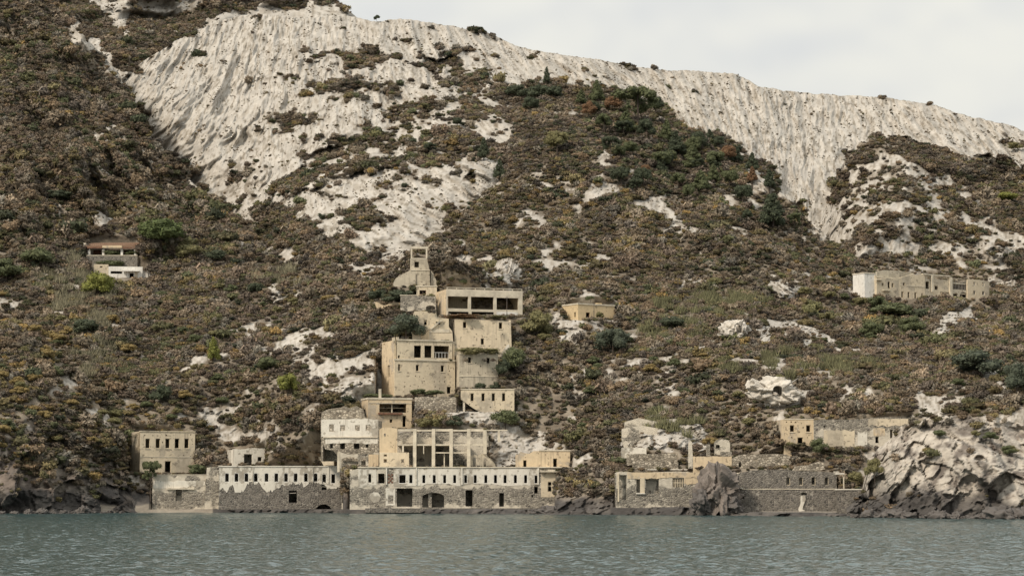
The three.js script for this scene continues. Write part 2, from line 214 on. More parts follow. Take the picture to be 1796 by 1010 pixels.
const LAYERS = [
  { name: 'far_peak', label: 'grey rocky peak rising behind the scrub covered hillside', x0: 60, x1: 660, step: 4, rows: 60, ridge: true,
    top: poly1([[60, -45], [470, -50], [540, -22], [575, -4], [592, 4], [612, 20], [660, 60]]), bot: () => 165,
    ctl: [[60, -60, 1080], [300, -60, 1090], [640, -40, 1110], [60, 165, 900], [400, 165, 930], [660, 165, 930]], disp: (px, py, p) => bumps(p) * 2 },
  { name: 'pumice_mountain', label: 'white fluted pumice mountain slope with a long pale crest', x0: 185, x1: 2000, step: 1.75, rows: 200, ridge: true,
    top: poly1([[185, 150], [215, 133], [260, 100], [340, 54], [385, 36], [430, 26], [470, 25], [520, 31], [560, 30], [600, 25], [640, 34], [660, 38], [700, 32], [760, 41], [800, 46], [850, 56], [880, 68], [905, 80], [935, 87], [1000, 98], [1060, 106], [1100, 114], [1170, 123], [1230, 124], [1295, 130], [1330, 150], [1380, 159], [1440, 165], [1560, 171], [1640, 184], [1700, 204], [1760, 216], [1800, 230], [2000, 280]]), bot: () => 520,
    ctl: [[215, 130, 760], [340, 52, 790], [430, 25, 800], [600, 25, 800], [760, 40, 800], [920, 85, 792], [1170, 123, 800], [1300, 130, 800], [1440, 165, 800], [1640, 183, 790], [1796, 228, 780], [2000, 280, 775], [300, 200, 715], [500, 200, 700], [650, 200, 682], [850, 180, 692], [1000, 160, 735], [1250, 200, 752], [1400, 250, 745], [1450, 330, 705], [1470, 420, 665], [1650, 300, 735], [1850, 330, 730], [430, 330, 665], [430, 400, 632], [560, 380, 602], [700, 380, 590], [700, 290, 622], [700, 275, 640], [650, 450, 562], [800, 330, 605], [870, 285, 622], [200, 300, 725], [1000, 350, 660], [1200, 350, 680], [1600, 450, 690], [1850, 450, 695], [600, 520, 545], [1000, 520, 605], [1500, 520, 650], [1850, 520, 665]],
    disp: (px, py, p, b) => lerp(bumps(p), flutes(px, py) + fbm(p.x / 60, p.y / 40, p.z / 60, 3) * 8, sstep(0.25, 0.75, b)) },
  { name: 'scrub_hillside', label: 'steep dark scrub hillside falling from the upper corner to the villas', x0: -220, x1: 480, step: 3.2, rows: 190, ridge: true,
    top: poly1([[-220, -190], [0, -110], [60, -50], [90, -4], [108, 28], [150, 66], [210, 132], [222, 165], [240, 203], [275, 258], [345, 327], [400, 378], [440, 422], [480, 462]]), bot: () => 640,
    ctl: [[-220, -120, 760], [-80, -70, 745], [90, -30, 742], [210, 130, 695], [275, 255, 660], [345, 325, 640], [440, 420, 602], [-80, 200, 655], [60, 200, 655], [150, 300, 625], [-80, 400, 592], [100, 410, 596], [250, 420, 597], [350, 440, 588], [-80, 640, 520], [200, 640, 520], [470, 640, 515], [480, 500, 565]], disp: (px, py, p) => bumps(p) * 0.8 + (ridged((px - 0.8 * py) / 75, (px + py) / 300, 2.7, 3) - 0.5) * 22 * sstep(0, 40, py - 20 - (px - 108) * 1.15 + 60) * sstep(470, 380, py) },
  { name: 'wooded_spur', label: 'brown and olive spur with pines along its crest', x0: 730, x1: 1640, step: 3.2, rows: 150, ridge: true,
    top: poly1([[730, 450], [800, 390], [860, 327], [890, 275], [900, 205], [915, 162], [960, 144], [1040, 152], [1120, 170], [1160, 189], [1200, 227], [1290, 252], [1340, 292], [1372, 335], [1400, 372], [1440, 405], [1480, 441], [1560, 486], [1640, 505]]), bot: () => 600,
    ctl: [[730, 445, 562], [860, 325, 610], [890, 270, 628], [915, 160, 706], [960, 142, 700], [1040, 150, 698], [1120, 168, 690], [1200, 225, 664], [1290, 250, 655], [1340, 290, 638], [1400, 370, 610], [1480, 440, 590], [1560, 485, 585], [1640, 505, 590], [1000, 250, 630], [1100, 300, 604], [1000, 350, 584], [1150, 400, 572], [1300, 400, 580], [900, 400, 564], [1000, 480, 541], [1200, 480, 548], [1400, 480, 566], [900, 600, 512], [1200, 600, 506], [1450, 600, 520], [1640, 600, 540], [740, 600, 512]], disp: (px, py, p) => bumps(p) * 0.9 },
  { name: 'rocky_spur', label: 'white spur streaked with dark scrub above the long ruined villa', x0: 1405, x1: 2000, step: 3.0, rows: 130, ridge: true,
    top: poly1([[1405, 450], [1432, 402], [1455, 350], [1480, 284], [1505, 262], [1530, 252], [1580, 245], [1660, 263], [1740, 281], [1800, 311], [2000, 390]]), bot: () => 600,
    ctl: [[1405, 450, 665], [1450, 350, 682], [1480, 280, 690], [1530, 250, 692], [1660, 262, 690], [1800, 310, 688], [2000, 390, 680], [1500, 400, 640], [1650, 400, 634], [1850, 430, 638], [1480, 500, 610], [1620, 500, 606], [1740, 500, 610], [2000, 500, 615], [1480, 600, 560], [2000, 600, 560]], disp: (px, py, p, b) => bumps(p) * 0.8 + 1.6 * ridged((px + (1600 - px) * (py - 280) / 500) / 26, py / 120, 3.1, 3) },
  { name: 'lower_slope', label: 'lower scrub slope with pale rock running down to the shore', x0: -240, x1: 2020, step: 2.6, rows: 270, ridge: true, foot: true,
    top: poly1([[-240, 520], [0, 500], [200, 480], [400, 470], [560, 455], [700, 442], [900, 482], [1100, 492], [1400, 500], [1600, 500], [2020, 510]]), bot: (px) => waterline(px) + 5,
    ctl: [...shoreCtl, ...footCtl, [-240, 700, 520], [0, 640, 512], [0, 760, 488], [150, 700, 492], [300, 640, 508], [440, 740, 482], [450, 640, 499], [540, 690, 478], [100, 540, 545], [300, 540, 548], [500, 540, 537], [200, 482, 576], [400, 472, 574], [560, 455, 560], [700, 442, 552], [640, 520, 524], [620, 610, 494], [950, 740, 464], [950, 640, 486], [1080, 740, 450], [1100, 640, 478], [1110, 560, 512], [1250, 740, 440], [1250, 640, 468], [1400, 690, 446], [1400, 620, 482], [1550, 690, 438], [1550, 620, 482], [1750, 700, 428], [1750, 620, 474], [1300, 540, 525], [1480, 540, 556], [1600, 528, 566], [1740, 528, 572], [2000, 530, 572], [2000, 640, 465], [2000, 760, 420], [900, 482, 535], [1100, 492, 540], [1300, 500, 552], [1640, 780, 420], [1750, 780, 415], [1500, 830, 414], [1050, 850, 426], [1050, 800, 436], [1260, 860, 419]],
    disp: (px, py, p) => bumps(p) * 0.55 * sstep(0, 30, waterline(px) - py) + ridged(p.x / 5, p.y / 4, p.z / 5, 3) * 0.7 + sstep(8, 4, p.y) * sstep(380, 420, px) * (facets(p.x, p.y * 0.8, p.z * 0.6, 2.4) * 2.2 + facets(p.x, p.y, p.z, 1) * 0.7) },
  { name: 'dark_headland', label: 'dark scrub topped rock headland beside the tall cream house', x0: -240, x1: 246, step: 2.2, rows: 190, ridge: true,
    top: poly1([[-240, 470], [-80, 520], [0, 547], [60, 575], [110, 625], [150, 680], [190, 728], [208, 765], [216, 800], [224, 840], [232, 878], [246, 898]]), bot: (px) => waterline(px) + 5,
    ctl: [[-240, 905, 430], [-80, 905, 440], [0, 905, 440], [100, 904, 448], [200, 903, 456], [246, 902, 460], [-200, 760, 441], [0, 770, 447], [100, 770, 456], [200, 800, 464], [60, 680, 466], [-240, 470, 500], [0, 547, 492], [60, 575, 488], [110, 625, 484], [150, 680, 479], [200, 745, 475], [246, 898, 462]], disp: (px, py, p) => crag(p, sstep(700, 800, py) * 0.75 + 0.25) },
  { name: 'pale_headland', label: 'pale cliff with a dark undercut foot beside the arched stone wall', x0: 1486, x1: 2020, step: 2.2, rows: 110, ridge: true,
    top: poly1([[1486, 893], [1512, 866], [1522, 812], [1540, 786], [1562, 772], [1580, 752], [1598, 742], [1640, 730], [1700, 731], [1760, 737], [1800, 742], [2020, 765]]), bot: (px) => waterline(px) + 5,
    ctl: [[1486, 911, 388], [1600, 912, 374], [1750, 914, 367], [2020, 917, 358], [1600, 820, 378], [1750, 820, 372], [2000, 840, 364], [1525, 800, 393], [1598, 748, 389], [1700, 736, 384], [1850, 775, 380], [2020, 800, 374], [1510, 860, 391]], disp: (px, py, p) => crag(p, 0.95) * sstep(0, 14, waterline(px) + 8 - py) },
];
for (const L of LAYERS) { L.base = sheetOf(L.ctl); }
const cutList = [...FOOT, ...VILLA];
function cut(px, py, d, list) { // slopes are levelled before fronts and dug away behind them
  for (const [a, t, c, b, D] of list) { const out = Math.max(a - px, px - c); if (out > 26 || py < b - 0.5 || py - b > 90) continue; const soft = clamp(1 - (out + 1) / 24), need = D - 0.6 - (py - b) * 0.09; if (need < d) d = lerp(d, need, soft * soft); }
  for (const [a, t, c, b, D, e] of list) {
    const out = Math.max(a - px, px - c); if (out > 26 || py > b - 0.5) continue;
    const inn = clamp((3 - out) / 3), soft = clamp(1 - (out + 1) / 24);
    if (py <= t) { const need = D + e + 0.8 - (t - py) * 0.11; if (need > d) d = lerp(d, need, soft * soft); }
    else if (D + e + 0.8 > d) d = lerp(d, D + e + 0.8, inn);
  }
  return d;
}
const KNOBS = [[890, 478, 30, 34, 7], [1340, 586, 26, 22, 3], [1664, 580, 40, 46, 6], [1380, 510, 26, 20, 4], [475, 518, 26, 18, 3], [1745, 440, 26, 26, 4], [1415, 590, 40, 30, 4]];
function depthOf(L, px, py, b) {
  let d = L.base(px, py); const p = at(px, py, d);
  d -= L.disp(px, py, p, b) + (L.name === 'pumice_mountain' ? 0 : sstep(0.3, 0.7, b) * (facets(p.x, p.y * 0.8, p.z * 0.6, 3.2) * 2.0 + facets(p.x, p.y * 0.8, p.z, 1.3) * 0.8));
  for (const [x, y, rx, ry, k] of KNOBS) { const q = ((px - x) / rx) ** 2 + ((py - y) / ry) ** 2; if (q < 1) d -= sstep(1, 0.1, q) * (k + 2.4 * facets(p.x, p.y * 0.7, p.z * 0.6, 2.6) + facets(p.x, p.y, p.z, 1.1)); }
  if (L.name === 'lower_slope') d = cut(px, py, d, FOOT); if (L.name === 'scrub_hillside' || L.name === 'lower_slope') d = cut(px, py, d, VILLA);
  return d;
}
const groundTex = (() => { const f = octaves(901, 5, 7), g = octaves(902, 40, 3); return { map: texOf(512, (x, y) => { const v = 0.62 + 0.55 * (f(x, y) - 0.15) * 0.8 + 0.25 * (g(x, y) - 0.5); return [v, v, v]; }, true, 18), bump: texOf(512, (x, y) => { const h = f(x, y) * 0.7 + g(x, y) * 0.3; return [h, h, h]; }, false, 18) }; })();
M.ground = new THREE.MeshStandardMaterial({ vertexColors: true, map: groundTex.map, bumpMap: groundTex.bump, bumpScale: 0.45, roughness: 0.97 });
const patchy = (p) => 0.85 * fbm(p.x / 4.5, p.y / 5, p.z / 6, 3) + 0.75 * fbm(p.x / 15 + 4, p.y / 14, p.z / 18, 3);
function groundColour(L, px, py, p, b) {
  const f = fbm(p.x / 5, p.y / 5, p.z / 5, 3), g = fbm(p.x / 22, p.y / 18, p.z / 22, 3);
  const soil = mixc([0.2, 0.165, 0.125], [0.34, 0.29, 0.225], sstep(-0.25, 0.4, f));
  const st = L.name === 'pumice_mountain' ? px - lean(px) * (py - 120) : px * 0.8, tanStreak = sstep(0.0, 0.3, fbm(st / 5, py / 15, 3.3, 3) + 0.25 * f + 0.15 * g);
  let white = mulc([0.625, 0.585, 0.525], 0.96 + 0.14 * f + 0.12 * g); white = mixc(white, [0.36, 0.315, 0.255], 0.6 * tanStreak); white = mixc(white, [0.25, 0.215, 0.165], 0.8 * sstep(0.14, 0.3, fbm(st / 3.3, py / 8.5, 6.6, 2) + 0.2 * g));  // white broken by tan streaks and darker brown dashes, noise stretched down the slope
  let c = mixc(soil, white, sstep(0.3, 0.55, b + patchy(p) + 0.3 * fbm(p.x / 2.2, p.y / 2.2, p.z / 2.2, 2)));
  if (L.name === 'dark_headland' || L.name === 'pale_headland' || L.name === 'lower_slope') {
    const q = fbm(p.x / 2.4, p.y / 3.4, p.z / 3, 3), pale = L.name === 'pale_headland' ? sstep(-0.35, 0.25, f + 0.8 * g + 1.1 * q + 0.24) : sstep(0.0, 0.45, f + 0.6 * g + 0.9 * q);
    const rock = mixc(mixc([0.2, 0.17, 0.145], [0.3, 0.24, 0.2], sstep(-0.2, 0.3, g)), L.name === 'pale_headland' ? [0.60, 0.545, 0.47] : [0.40, 0.35, 0.29], pale);
    const dark = mixc([0.075, 0.068, 0.064], [0.15, 0.135, 0.122], sstep(-0.2, 0.4, f));
    const h = p.y + 3.2 * g + 1.6 * f;
    const crack = sstep(0.12, 0.4, fbm(p.x / 1.3 + 3, p.y / 2.1, p.z / 2, 3)); const cliff = L.name === 'pale_headland' ? 1 : L.name === 'dark_headland' ? sstep(19, 13, p.y + 6 * g) : sstep(4.5, 3, h);
    c = mixc(c, mixc(rock, [0.12, 0.105, 0.095], 0.75 * crack), cliff); c = mixc(c, dark, sstep(6.0, 3.6, h * (L.name === 'lower_slope' ? 1.5 : L.name === 'pale_headland' ? lerp(0.95, 1.7, sstep(1600, 1700, px)) : 1)));
    if (L.name === 'lower_slope' && px < 372) c = mixc(c, mixc([0.3, 0.26, 0.21], [0.42, 0.37, 0.3], sstep(-0.2, 0.3, f)), sstep(1.9, 1.3, p.y + f));
  }
  return c;
}
const CELLS = [];
for (const L of LAYERS) {
  const nx = Math.round((L.x1 - L.x0) / L.step), ny = L.rows, back = L.ridge ? 5 : 0, R = ny + 1 + back;
  const pos = new Float32Array((nx + 1) * R * 3), col = new Float32Array((nx + 1) * R * 3), uv = new Float32Array((nx + 1) * R * 2), idx = [];
  const bare = new Float32Array((nx + 1) * R), dep = new Float32Array((nx + 1) * R), PXY = new Float32Array((nx + 1) * R * 2);
  for (let i = 0; i <= nx; i++) {
    const px = L.x0 + (L.x1 - L.x0) * i / nx, jag = L.name.includes('headland') ? 3 : 1, T = L.top(px) + jag * (1.6 * n3(px / 5, 3.1, L.x0) + 1.8 * n3(px / 17, 9.1, L.x0)), B = L.bot(px);
    let run = 0, prev = null;
    for (let j = 0; j < R; j++) {
      const k = j - back, o = j * (nx + 1) + i; let p, py, b;
      if (k < 0) { py = T; b = bareness(px, py); const d0 = depthOf(L, px, py, b), q = at(px, py, d0), s = -k; p = at(px, py, d0 + [0, 2, 7, 20, 55, 140][s]); p.y = q.y - [0, 0.15, 1.6, 7, 26, 80][s]; dep[o] = 1e9; }
      else { py = lerp(T, B, k / ny); b = bareness(px, py); const d = depthOf(L, px, py, b); p = at(px, py, d); dep[o] = d; }
      bare[o] = b; PXY[o * 2] = px; PXY[o * 2 + 1] = py;
      pos.set([p.x, p.y, p.z], o * 3); if (prev) run += Math.hypot(p.y - prev.y, p.z - prev.z); prev = p;
      uv[o * 2] = p.x + 0.3 * p.z; uv[o * 2 + 1] = p.y * 1.3 - p.z * 0.7;
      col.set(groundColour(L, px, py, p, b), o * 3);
      if (i < nx && j < R - 1) { const a = o, c = o + 1, d = o + nx + 1, e = d + 1; idx.push(a, d, c, c, d, e); }
    }
  }
  const g = new THREE.BufferGeometry(); g.setAttribute('position', new THREE.BufferAttribute(pos, 3)); g.setAttribute('color', new THREE.BufferAttribute(col, 3)); g.setAttribute('uv', new THREE.BufferAttribute(uv, 2)); g.setIndex(idx); g.computeVertexNormals();
  const m = new THREE.Mesh(g, M.ground); m.name = L.name; tag(m, L.label, L.name.includes('slope') || L.name.includes('hillside') ? 'hillside' : L.name.includes('headland') ? 'headland' : 'mountain', null, 'structure'); shade(m); scene.add(m);
  Object.assign(L, { nx, ny, back, pos, bare, dep, PXY });
}
// nearest ground along each bearing, so plants stand on what is in view
const FG = 4, FX0 = -240, FY0 = -120, FW = Math.ceil(2260 / FG), FH = Math.ceil(1040 / FG), FRONT = new Float32Array(FW * FH).fill(1e9);
for (const L of LAYERS) for (let o = 0; o < L.dep.length; o++) { const X = Math.round((L.PXY[o * 2] - FX0) / FG), Y = Math.round((L.PXY[o * 2 + 1] - FY0) / FG); if (X >= 0 && X < FW && Y >= 0 && Y < FH && L.dep[o] < FRONT[Y * FW + X]) FRONT[Y * FW + X] = L.dep[o]; }
const frontAt = (px, py) => FRONT[clamp(Math.round((py - FY0) / FG), 0, FH - 1) * FW + clamp(Math.round((px - FX0) / FG), 0, FW - 1)];

// ---------- sea ----------
{
  const NR = 800, NC = 420, pos = [], uv = [], idx = [];
  const wave = (x, z) => 0.085 * n3(x / 0.62 + z / 9, z / 1.5, 1.5) + 0.09 * n3(x / 1.5 - z / 21, z / 2.9, 4.5) + 0.05 * n3(x / 17, z / 9, 9.5);
  for (let j = 0; j <= NR; j++) { const t = j / NR, D = 60 + 440 * Math.pow(t, 1.25); for (let i = 0; i <= NC; i++) { const x = (i / NC - 0.5) * 2 * 0.31 * D, h = wave(x, -D) * sstep(500, 380, D) * 1 + wave(x, -D) * 0.5; pos.push(x, h, -D); uv.push(x, D); } }
  for (let j = 0; j < NR; j++) for (let i = 0; i < NC; i++) { const a = j * (NC + 1) + i, b = a + 1, c = a + NC + 1; idx.push(a, b, c, b, c + 1, c); }
  const g = new THREE.BufferGeometry(); g.setAttribute('position', new THREE.Float32BufferAttribute(pos, 3)); g.setAttribute('uv', new THREE.Float32BufferAttribute(uv, 2)); g.setIndex(idx); g.computeVertexNormals();
  const f = octaves(777, 32, 4), f2 = octaves(778, 11, 3), bump = texOf(1024, (x, y) => { const h = 0.5 + 0.9 * (f(x, y) - 0.5) + 0.5 * (f2(x, y) - 0.5); return [h, h, h]; }, false, 7); bump.repeat.set(1 / 23, 1 / 29);
  M.sea = new THREE.MeshPhysicalMaterial({ color: new THREE.Color().setRGB(0.05, 0.09, 0.092), roughness: 0.12, ior: 1.33, bumpMap: bump, bumpScale: 0.2 });
  const m = new THREE.Mesh(g, M.sea); m.name = 'sea'; tag(m, 'grey green rippled sea in front of the ruins', 'sea', null, 'structure'); shade(m); scene.add(m);
  const fl = new THREE.Mesh(new THREE.PlaneGeometry(3000, 1600), M.sea); fl.rotation.x = -Math.PI / 2; fl.position.set(0, -0.9, -300); fl.name = 'open_sea'; tag(fl, 'open sea around the rippled water', 'sea', null, 'structure'); scene.add(fl);
}
// ---------- building kit ----------
const winVariants = [M.concrete, M.wood];
function site(name, label, category, [px, py, d, turn = 0], group) {
  const g = new THREE.Group(); g.name = numbered(name); tag(g, label, category, group, 'thing');
  g.position.copy(at(px, py, d)); g.rotation.y = turn * Math.PI / 180; g.updateMatrixWorld(true); scene.add(g);
  const inv = g.matrixWorld.clone().invert(), o = new THREE.Vector3(0, CAM_H, 0).applyMatrix4(inv), rot = new THREE.Matrix4().extractRotation(inv);
  const b = { g };
  const dirOf = (x, y) => bearing(x, y).applyMatrix4(rot);
  b.F = (x, y, z = 0) => { const r = dirOf(x, y), t = (z - o.z) / r.z; return [o.x + r.x * t, o.y + r.y * t]; };
  b.L = (x, y, X = 0) => { const r = dirOf(x, y), t = (X - o.x) / r.x; return [-(o.z + r.z * t), o.y + r.y * t]; };
  b.rect = ([x0, y0, x1, y1], z = 0) => { const m = (x0 + x1) / 2, n = (y0 + y1) / 2; return [b.F(x0, n, z)[0], b.F(m, y1, z)[1], b.F(x1, n, z)[0], b.F(m, y0, z)[1]]; };
  b.add = (geo, mat, name, parent = g) => { const m = new THREE.Mesh(geo, mat); m.name = name; m.castShadow = m.receiveShadow = true; parent.add(m); return m; };
  b.box = (r, z0, z1, mat, name, parent) => { const [x0, y0, x1, y1] = b.rect(r, z1); return b.bx(x0, x1, y0, y1, z0, z1, mat, name, parent); };
  b.bx = (x0, x1, y0, y1, z0, z1, mat, name, parent) => { const s = new THREE.Shape([[x0, y0], [x1, y0], [x1, y1], [x0, y1]].map((q) => new THREE.Vector2(...q))); const e = new THREE.ExtrudeGeometry(s, { depth: z1 - z0, bevelEnabled: false }); e.translate(0, 0, z0); shiftUV(e); return b.add(e, mat, name, parent); };
  b.front = (q) => wall(b, q);
  b.shell = (q) => shell(b, q);
  return b;
}
let shiftN = 0;
function shiftUV(e) { const u = e.attributes.uv, a = (shiftN++ * 3.71) % 14, c = (shiftN * 5.13) % 14; for (let i = 0; i < u.count; i++) u.setXY(i, u.getX(i) + a, u.getY(i) + c); }
function holePts([x0, y0, x1, y1], arch) { // local metres
  if (!arch) return [[x0, y0], [x0, y1], [x1, y1], [x1, y0]];
  const r = (x1 - x0) / 2, c = (x0 + x1) / 2, rise = arch === 2 ? r * 0.95 : r * 0.4, p = [[x0, y0], [x0, y1 - rise]];
  for (let k = 1; k < 7; k++) { const a = Math.PI * (1 - k / 7); p.push([c + r * Math.cos(a), y1 - rise + rise * Math.sin(a)]); }
  p.push([x1, y1 - rise], [x1, y0]); return p;
}
const V2 = (p) => p.map((q) => new THREE.Vector2(q[0], q[1]));
function panel(pts, holes, t) { const s = new THREE.Shape(V2(pts)); for (const h of holes) s.holes.push(new THREE.Path(V2(h))); const e = new THREE.ExtrudeGeometry(s, { depth: t, bevelEnabled: false }); shiftUV(e); return e; }
// q: r or p = outline sighted on the plane z; h = openings [x0,y0,x1,y1,arch,frame]; dots = small putlog holes
function wall(b, q) {
  const z = q.z || 0, t = q.t || 0.45; let pts;
  if (q.p) pts = q.p.map(([x, y]) => b.F(x, y, z)); else { const [x0, y0, x1, y1] = b.rect(q.r, z); pts = [[x0, y0], [x1, y0], [x1, y1], [x0, y1]]; }
  if (q.down) { const lo = Math.min(...pts.map((v) => v[1])); pts = pts.map((v) => v[1] < lo + 0.6 ? [v[0], v[1] - q.down] : v); }
  const holes = (q.h || []).map((h) => ({ r: b.rect(h, z), arch: h[4] || 0, f: h[5] }));
  const hp = holes.map((h) => holePts(h.r, h.arch));
  if (q.dots) { const [x0, y0, x1, y1, nx, ny] = q.dots, R = rngOf(nx * 97 + ny * 13 + Math.round(x0)); for (let i = 0; i < nx; i++) for (let j = 0; j < ny; j++) { if (R() < 0.5) continue; const X = lerp(x0, x1, (i + 0.5 + (R() - 0.5) * 0.8) / nx), Y = lerp(y0, y1, (j + 0.5 + (R() - 0.5) * 0.6) / ny); const [u, v] = b.F(X, Y, z); if (holes.every((h) => u < h.r[0] - 0.4 || u > h.r[2] + 0.4 || v < h.r[1] - 0.4 || v > h.r[3] + 0.4)) { const s = 0.07 + 0.06 * R(); hp.push([[u - s, v - s], [u - s, v + s], [u + s, v + s], [u + s, v - s]]); } } }
  const geo = panel(pts, hp, t); geo.translate(0, 0, z - t);
  const w = b.add(geo, q.m, q.name || 'wall');
  if (q.frames !== false) for (const h of holes) if (h.f !== 0) { const [x0, y0, x1, y1] = h.r, e = 0.012, k = Math.min(0.1, (x1 - x0) * 0.12); const o = holePts([x0 - e, y0 - e, x1 + e, y1 + e], h.arch), i = holePts([x0 + k, y0 + (h.f === 2 ? -0.005 : k), x1 - k, y1 - k], h.arch); const g2 = panel(o, [i], 0.12); g2.translate(0, 0, z - t * 0.3 - 0.14); h.mesh = b.add(g2, h.f === 3 ? M.wood : q.fm || q.m, h.f === 2 ? 'door_frame' : 'window_frame'); }
  if (q.sills) for (const h of holes) { if (h.f === 2 || h.f === 0) continue; const [x0, y0, x1] = h.r; b.bx(x0 - 0.12, x1 + 0.12, y0 - 0.13, y0 - 0.012, z + 0.002, z + 0.12, M.concrete, 'window_sill', h.mesh); }
  return w;
}
// side walls, back wall and roof behind a front; r sighted on z=0
function shell(b, q) {
  const t = 0.42, [x0, y0, x1, y1] = b.rect(q.r), d = q.deep, m = q.m, lo = y0 - (q.down ?? 1.5), hi = y1 - (q.drop || 0);
  const lh = (q.left || []).map((h) => { const [s0, v1] = b.L(h[0], h[1], x0), [s1, v0] = b.L(h[2], h[3], x0); return holePts([Math.min(s0, s1), v0, Math.max(s0, s1), v1], h[4]); });
  const lg = panel([[t, lo], [d, lo], [d, hi], [t, hi]], lh, t); lg.rotateY(Math.PI / 2); lg.translate(x0, 0, 0); b.add(lg, q.lm || m, 'side_wall');
  const rg = panel([[t, lo], [d, lo], [d, hi], [t, hi]], [], t); rg.rotateY(Math.PI / 2); rg.translate(x1 - t, 0, 0); b.add(rg, q.rm || m, 'side_wall');
  b.bx(x0 + t, x1 - t, lo, hi - 0.01, -d, -d + t, q.bm || m, 'back_wall');
  if (q.roof !== false) b.bx(x0 + t + 0.01, x1 - t - 0.01, hi - 0.55, hi - 0.25, -d + t + 0.01, -0.46, q.rfm || M.concrete, 'roof');
  if (q.slab) b.bx(x0 - 0.12, x1 + 0.12, hi + 0.004, hi + q.slab, -d - 0.1, 0.14, q.rfm || M.concrete, 'roof_slab');
  for (const y of q.floors || []) { const v = b.F((q.r[0] + q.r[2]) / 2, y)[1]; b.bx(x0 + t + 0.01, x1 - t - 0.01, v - 0.3, v, -d + t + 0.01, -0.47, M.concrete, 'floor'); }
}
function ragged(x0, x1, top, bot, amp, step, seed, topAmp = 0) { const R = rngOf(seed), p = [], q = []; let v = 0; for (let x = x0; x < x1; x += step) p.push([x, top - topAmp * R()]); p.push([x1, top - topAmp * R()]); for (let x = x1; x > x0 + 0.3; x -= step * (0.2 + 0.5 * R())) { v = clamp(v + (R() - 0.5) * 0.7, -0.35, 0.75); q.push([x, bot + amp * v]); } q.push([x0, bot + amp * v]); return [...p, ...q]; }
const win = (xs, y0, y1, w, arch = 0, f) => xs.map((x) => [x - w / 2, y0, x + w / 2, y1, arch, f]);
const at2 = (a, dx, dy) => a;

// ---------- the settlement, from the dark headland to the pale one ----------
{ // tall cream house
  const b = site('two_storey_house', 'tall cream two storey ruin with five upper windows beside the dark headland', 'house', [245, 833, 472, 23]);
  b.front({ r: [245, 757, 341, 834], h: [...win([258, 276, 293, 309.5, 326.5], 769, 786.5, 8.2), [288, 808.5, 299, 831.5, 0, 2]], m: M.cream, dots: [248, 760, 338, 806, 12, 4], down: 2, sills: true });
  b.shell({ r: [245, 757, 341, 834], deep: 9.2, m: M.cream, left: [[222, 769.5, 226.5, 784], [236, 769, 240, 783.5]], floors: [802], down: 3 });
  b.box([244, 755.8, 342, 757.4], -0.3, 0.14, M.cream, 'cornice'); b.box([245, 800.6, 341, 802], 0.003, 0.07, M.concrete, 'string_course');
}
{ // retaining wall under it
  const b = site('retaining_wall', 'grey rubble retaining wall with a concrete lintel below the tall cream house', 'wall', [266, 893, 466.5]);
  b.front({ r: [266, 833.5, 361, 896], h: [[307, 858.5, 318, 879, 0, 0]], m: M.stonePlaster, t: 1.2, down: 1 });
  b.front({ p: ragged(268, 359, 845, 852, 6, 6, 31, 3), m: M.white, t: 0.05, z: 0.054, name: 'plaster_patch' });
  b.box([291, 856, 340, 858.4], 0.003, 0.5, M.concrete, 'lintel'); b.box([266, 832, 361, 833.4], -1.2, 0.1, M.concrete, 'coping');
  b.bx(b.rect([305, 857, 320, 880])[0], b.rect([305, 857, 320, 880])[2], -0.5, b.rect([305, 857, 320, 880])[3], -1.9, -1.5, M.stonePlaster, 'blocked_door');
  b.front({ p: [[362, 820], [383, 818], [384.5, 897], [357, 897]], m: M.stonePlaster, t: 2.2, z: 1.3, name: 'buttress' });
}
{ const b = site('small_house', 'small pale roofless house behind the long white waterfront building', 'house', [408, 817, 473, 20]);
  b.front({ p: [[408, 787], [420, 788], [430, 787.5], [441, 785], [455, 786.5], [464, 786], [464, 818], [408, 818]], h: [[427, 796, 442, 816.5, 0, 2], [451, 801, 459, 809.5]], m: M.white, down: 1.5, sills: true });
  b.shell({ r: [408, 788, 464, 818], deep: 5.5, m: M.white, drop: 0.1 }); }
{ // long white waterfront building
  const b = site('waterfront_building', 'long white waterfront ruin with a row of arched windows over dark stone', 'building', [383, 893, 461, 4]);
  const up = [...win([397.3, 414, 431.5, 448, 466.8, 484, 501, 518, 536, 553], 829.5, 845.5, 8, 1), [564, 831, 572, 859, 1, 2], [580, 831, 588, 851]];
  b.front({ r: [383, 818.5, 599, 896], h: [...up, [506, 860.5, 520, 881.5, 0, 3], [552, 884, 582, 895, 2, 0]], m: M.rubbleGrey, t: 0.6, down: 0.4, frames: false });
  b.front({ p: ragged(384, 598.4, 819, 851, 17, 4.5, 77), h: up.map((h) => [h[0], h[1], h[2], Math.min(h[3], 848), h[4], h[5]]), m: M.white, fm: M.clean, t: 0.07, z: 0.074, name: 'plaster_front' });
  for (const x of [443, 548, 576]) b.box([x - 0.8, 819.5, x + 0.8, 848], 0.078, 0.2, M.white, 'pilaster');
  b.shell({ r: [383, 818.5, 599, 896], deep: 8, m: M.stonePlaster, floors: [852], down: 0.4 });
  b.box([382.5, 817, 599.5, 818.9], -0.5, 0.22, M.white, 'cornice');
  b.box([507, 872, 520, 873.2], -0.3, -0.2, M.drygrey, 'fallen_beam').rotation.z = 0.06;
}
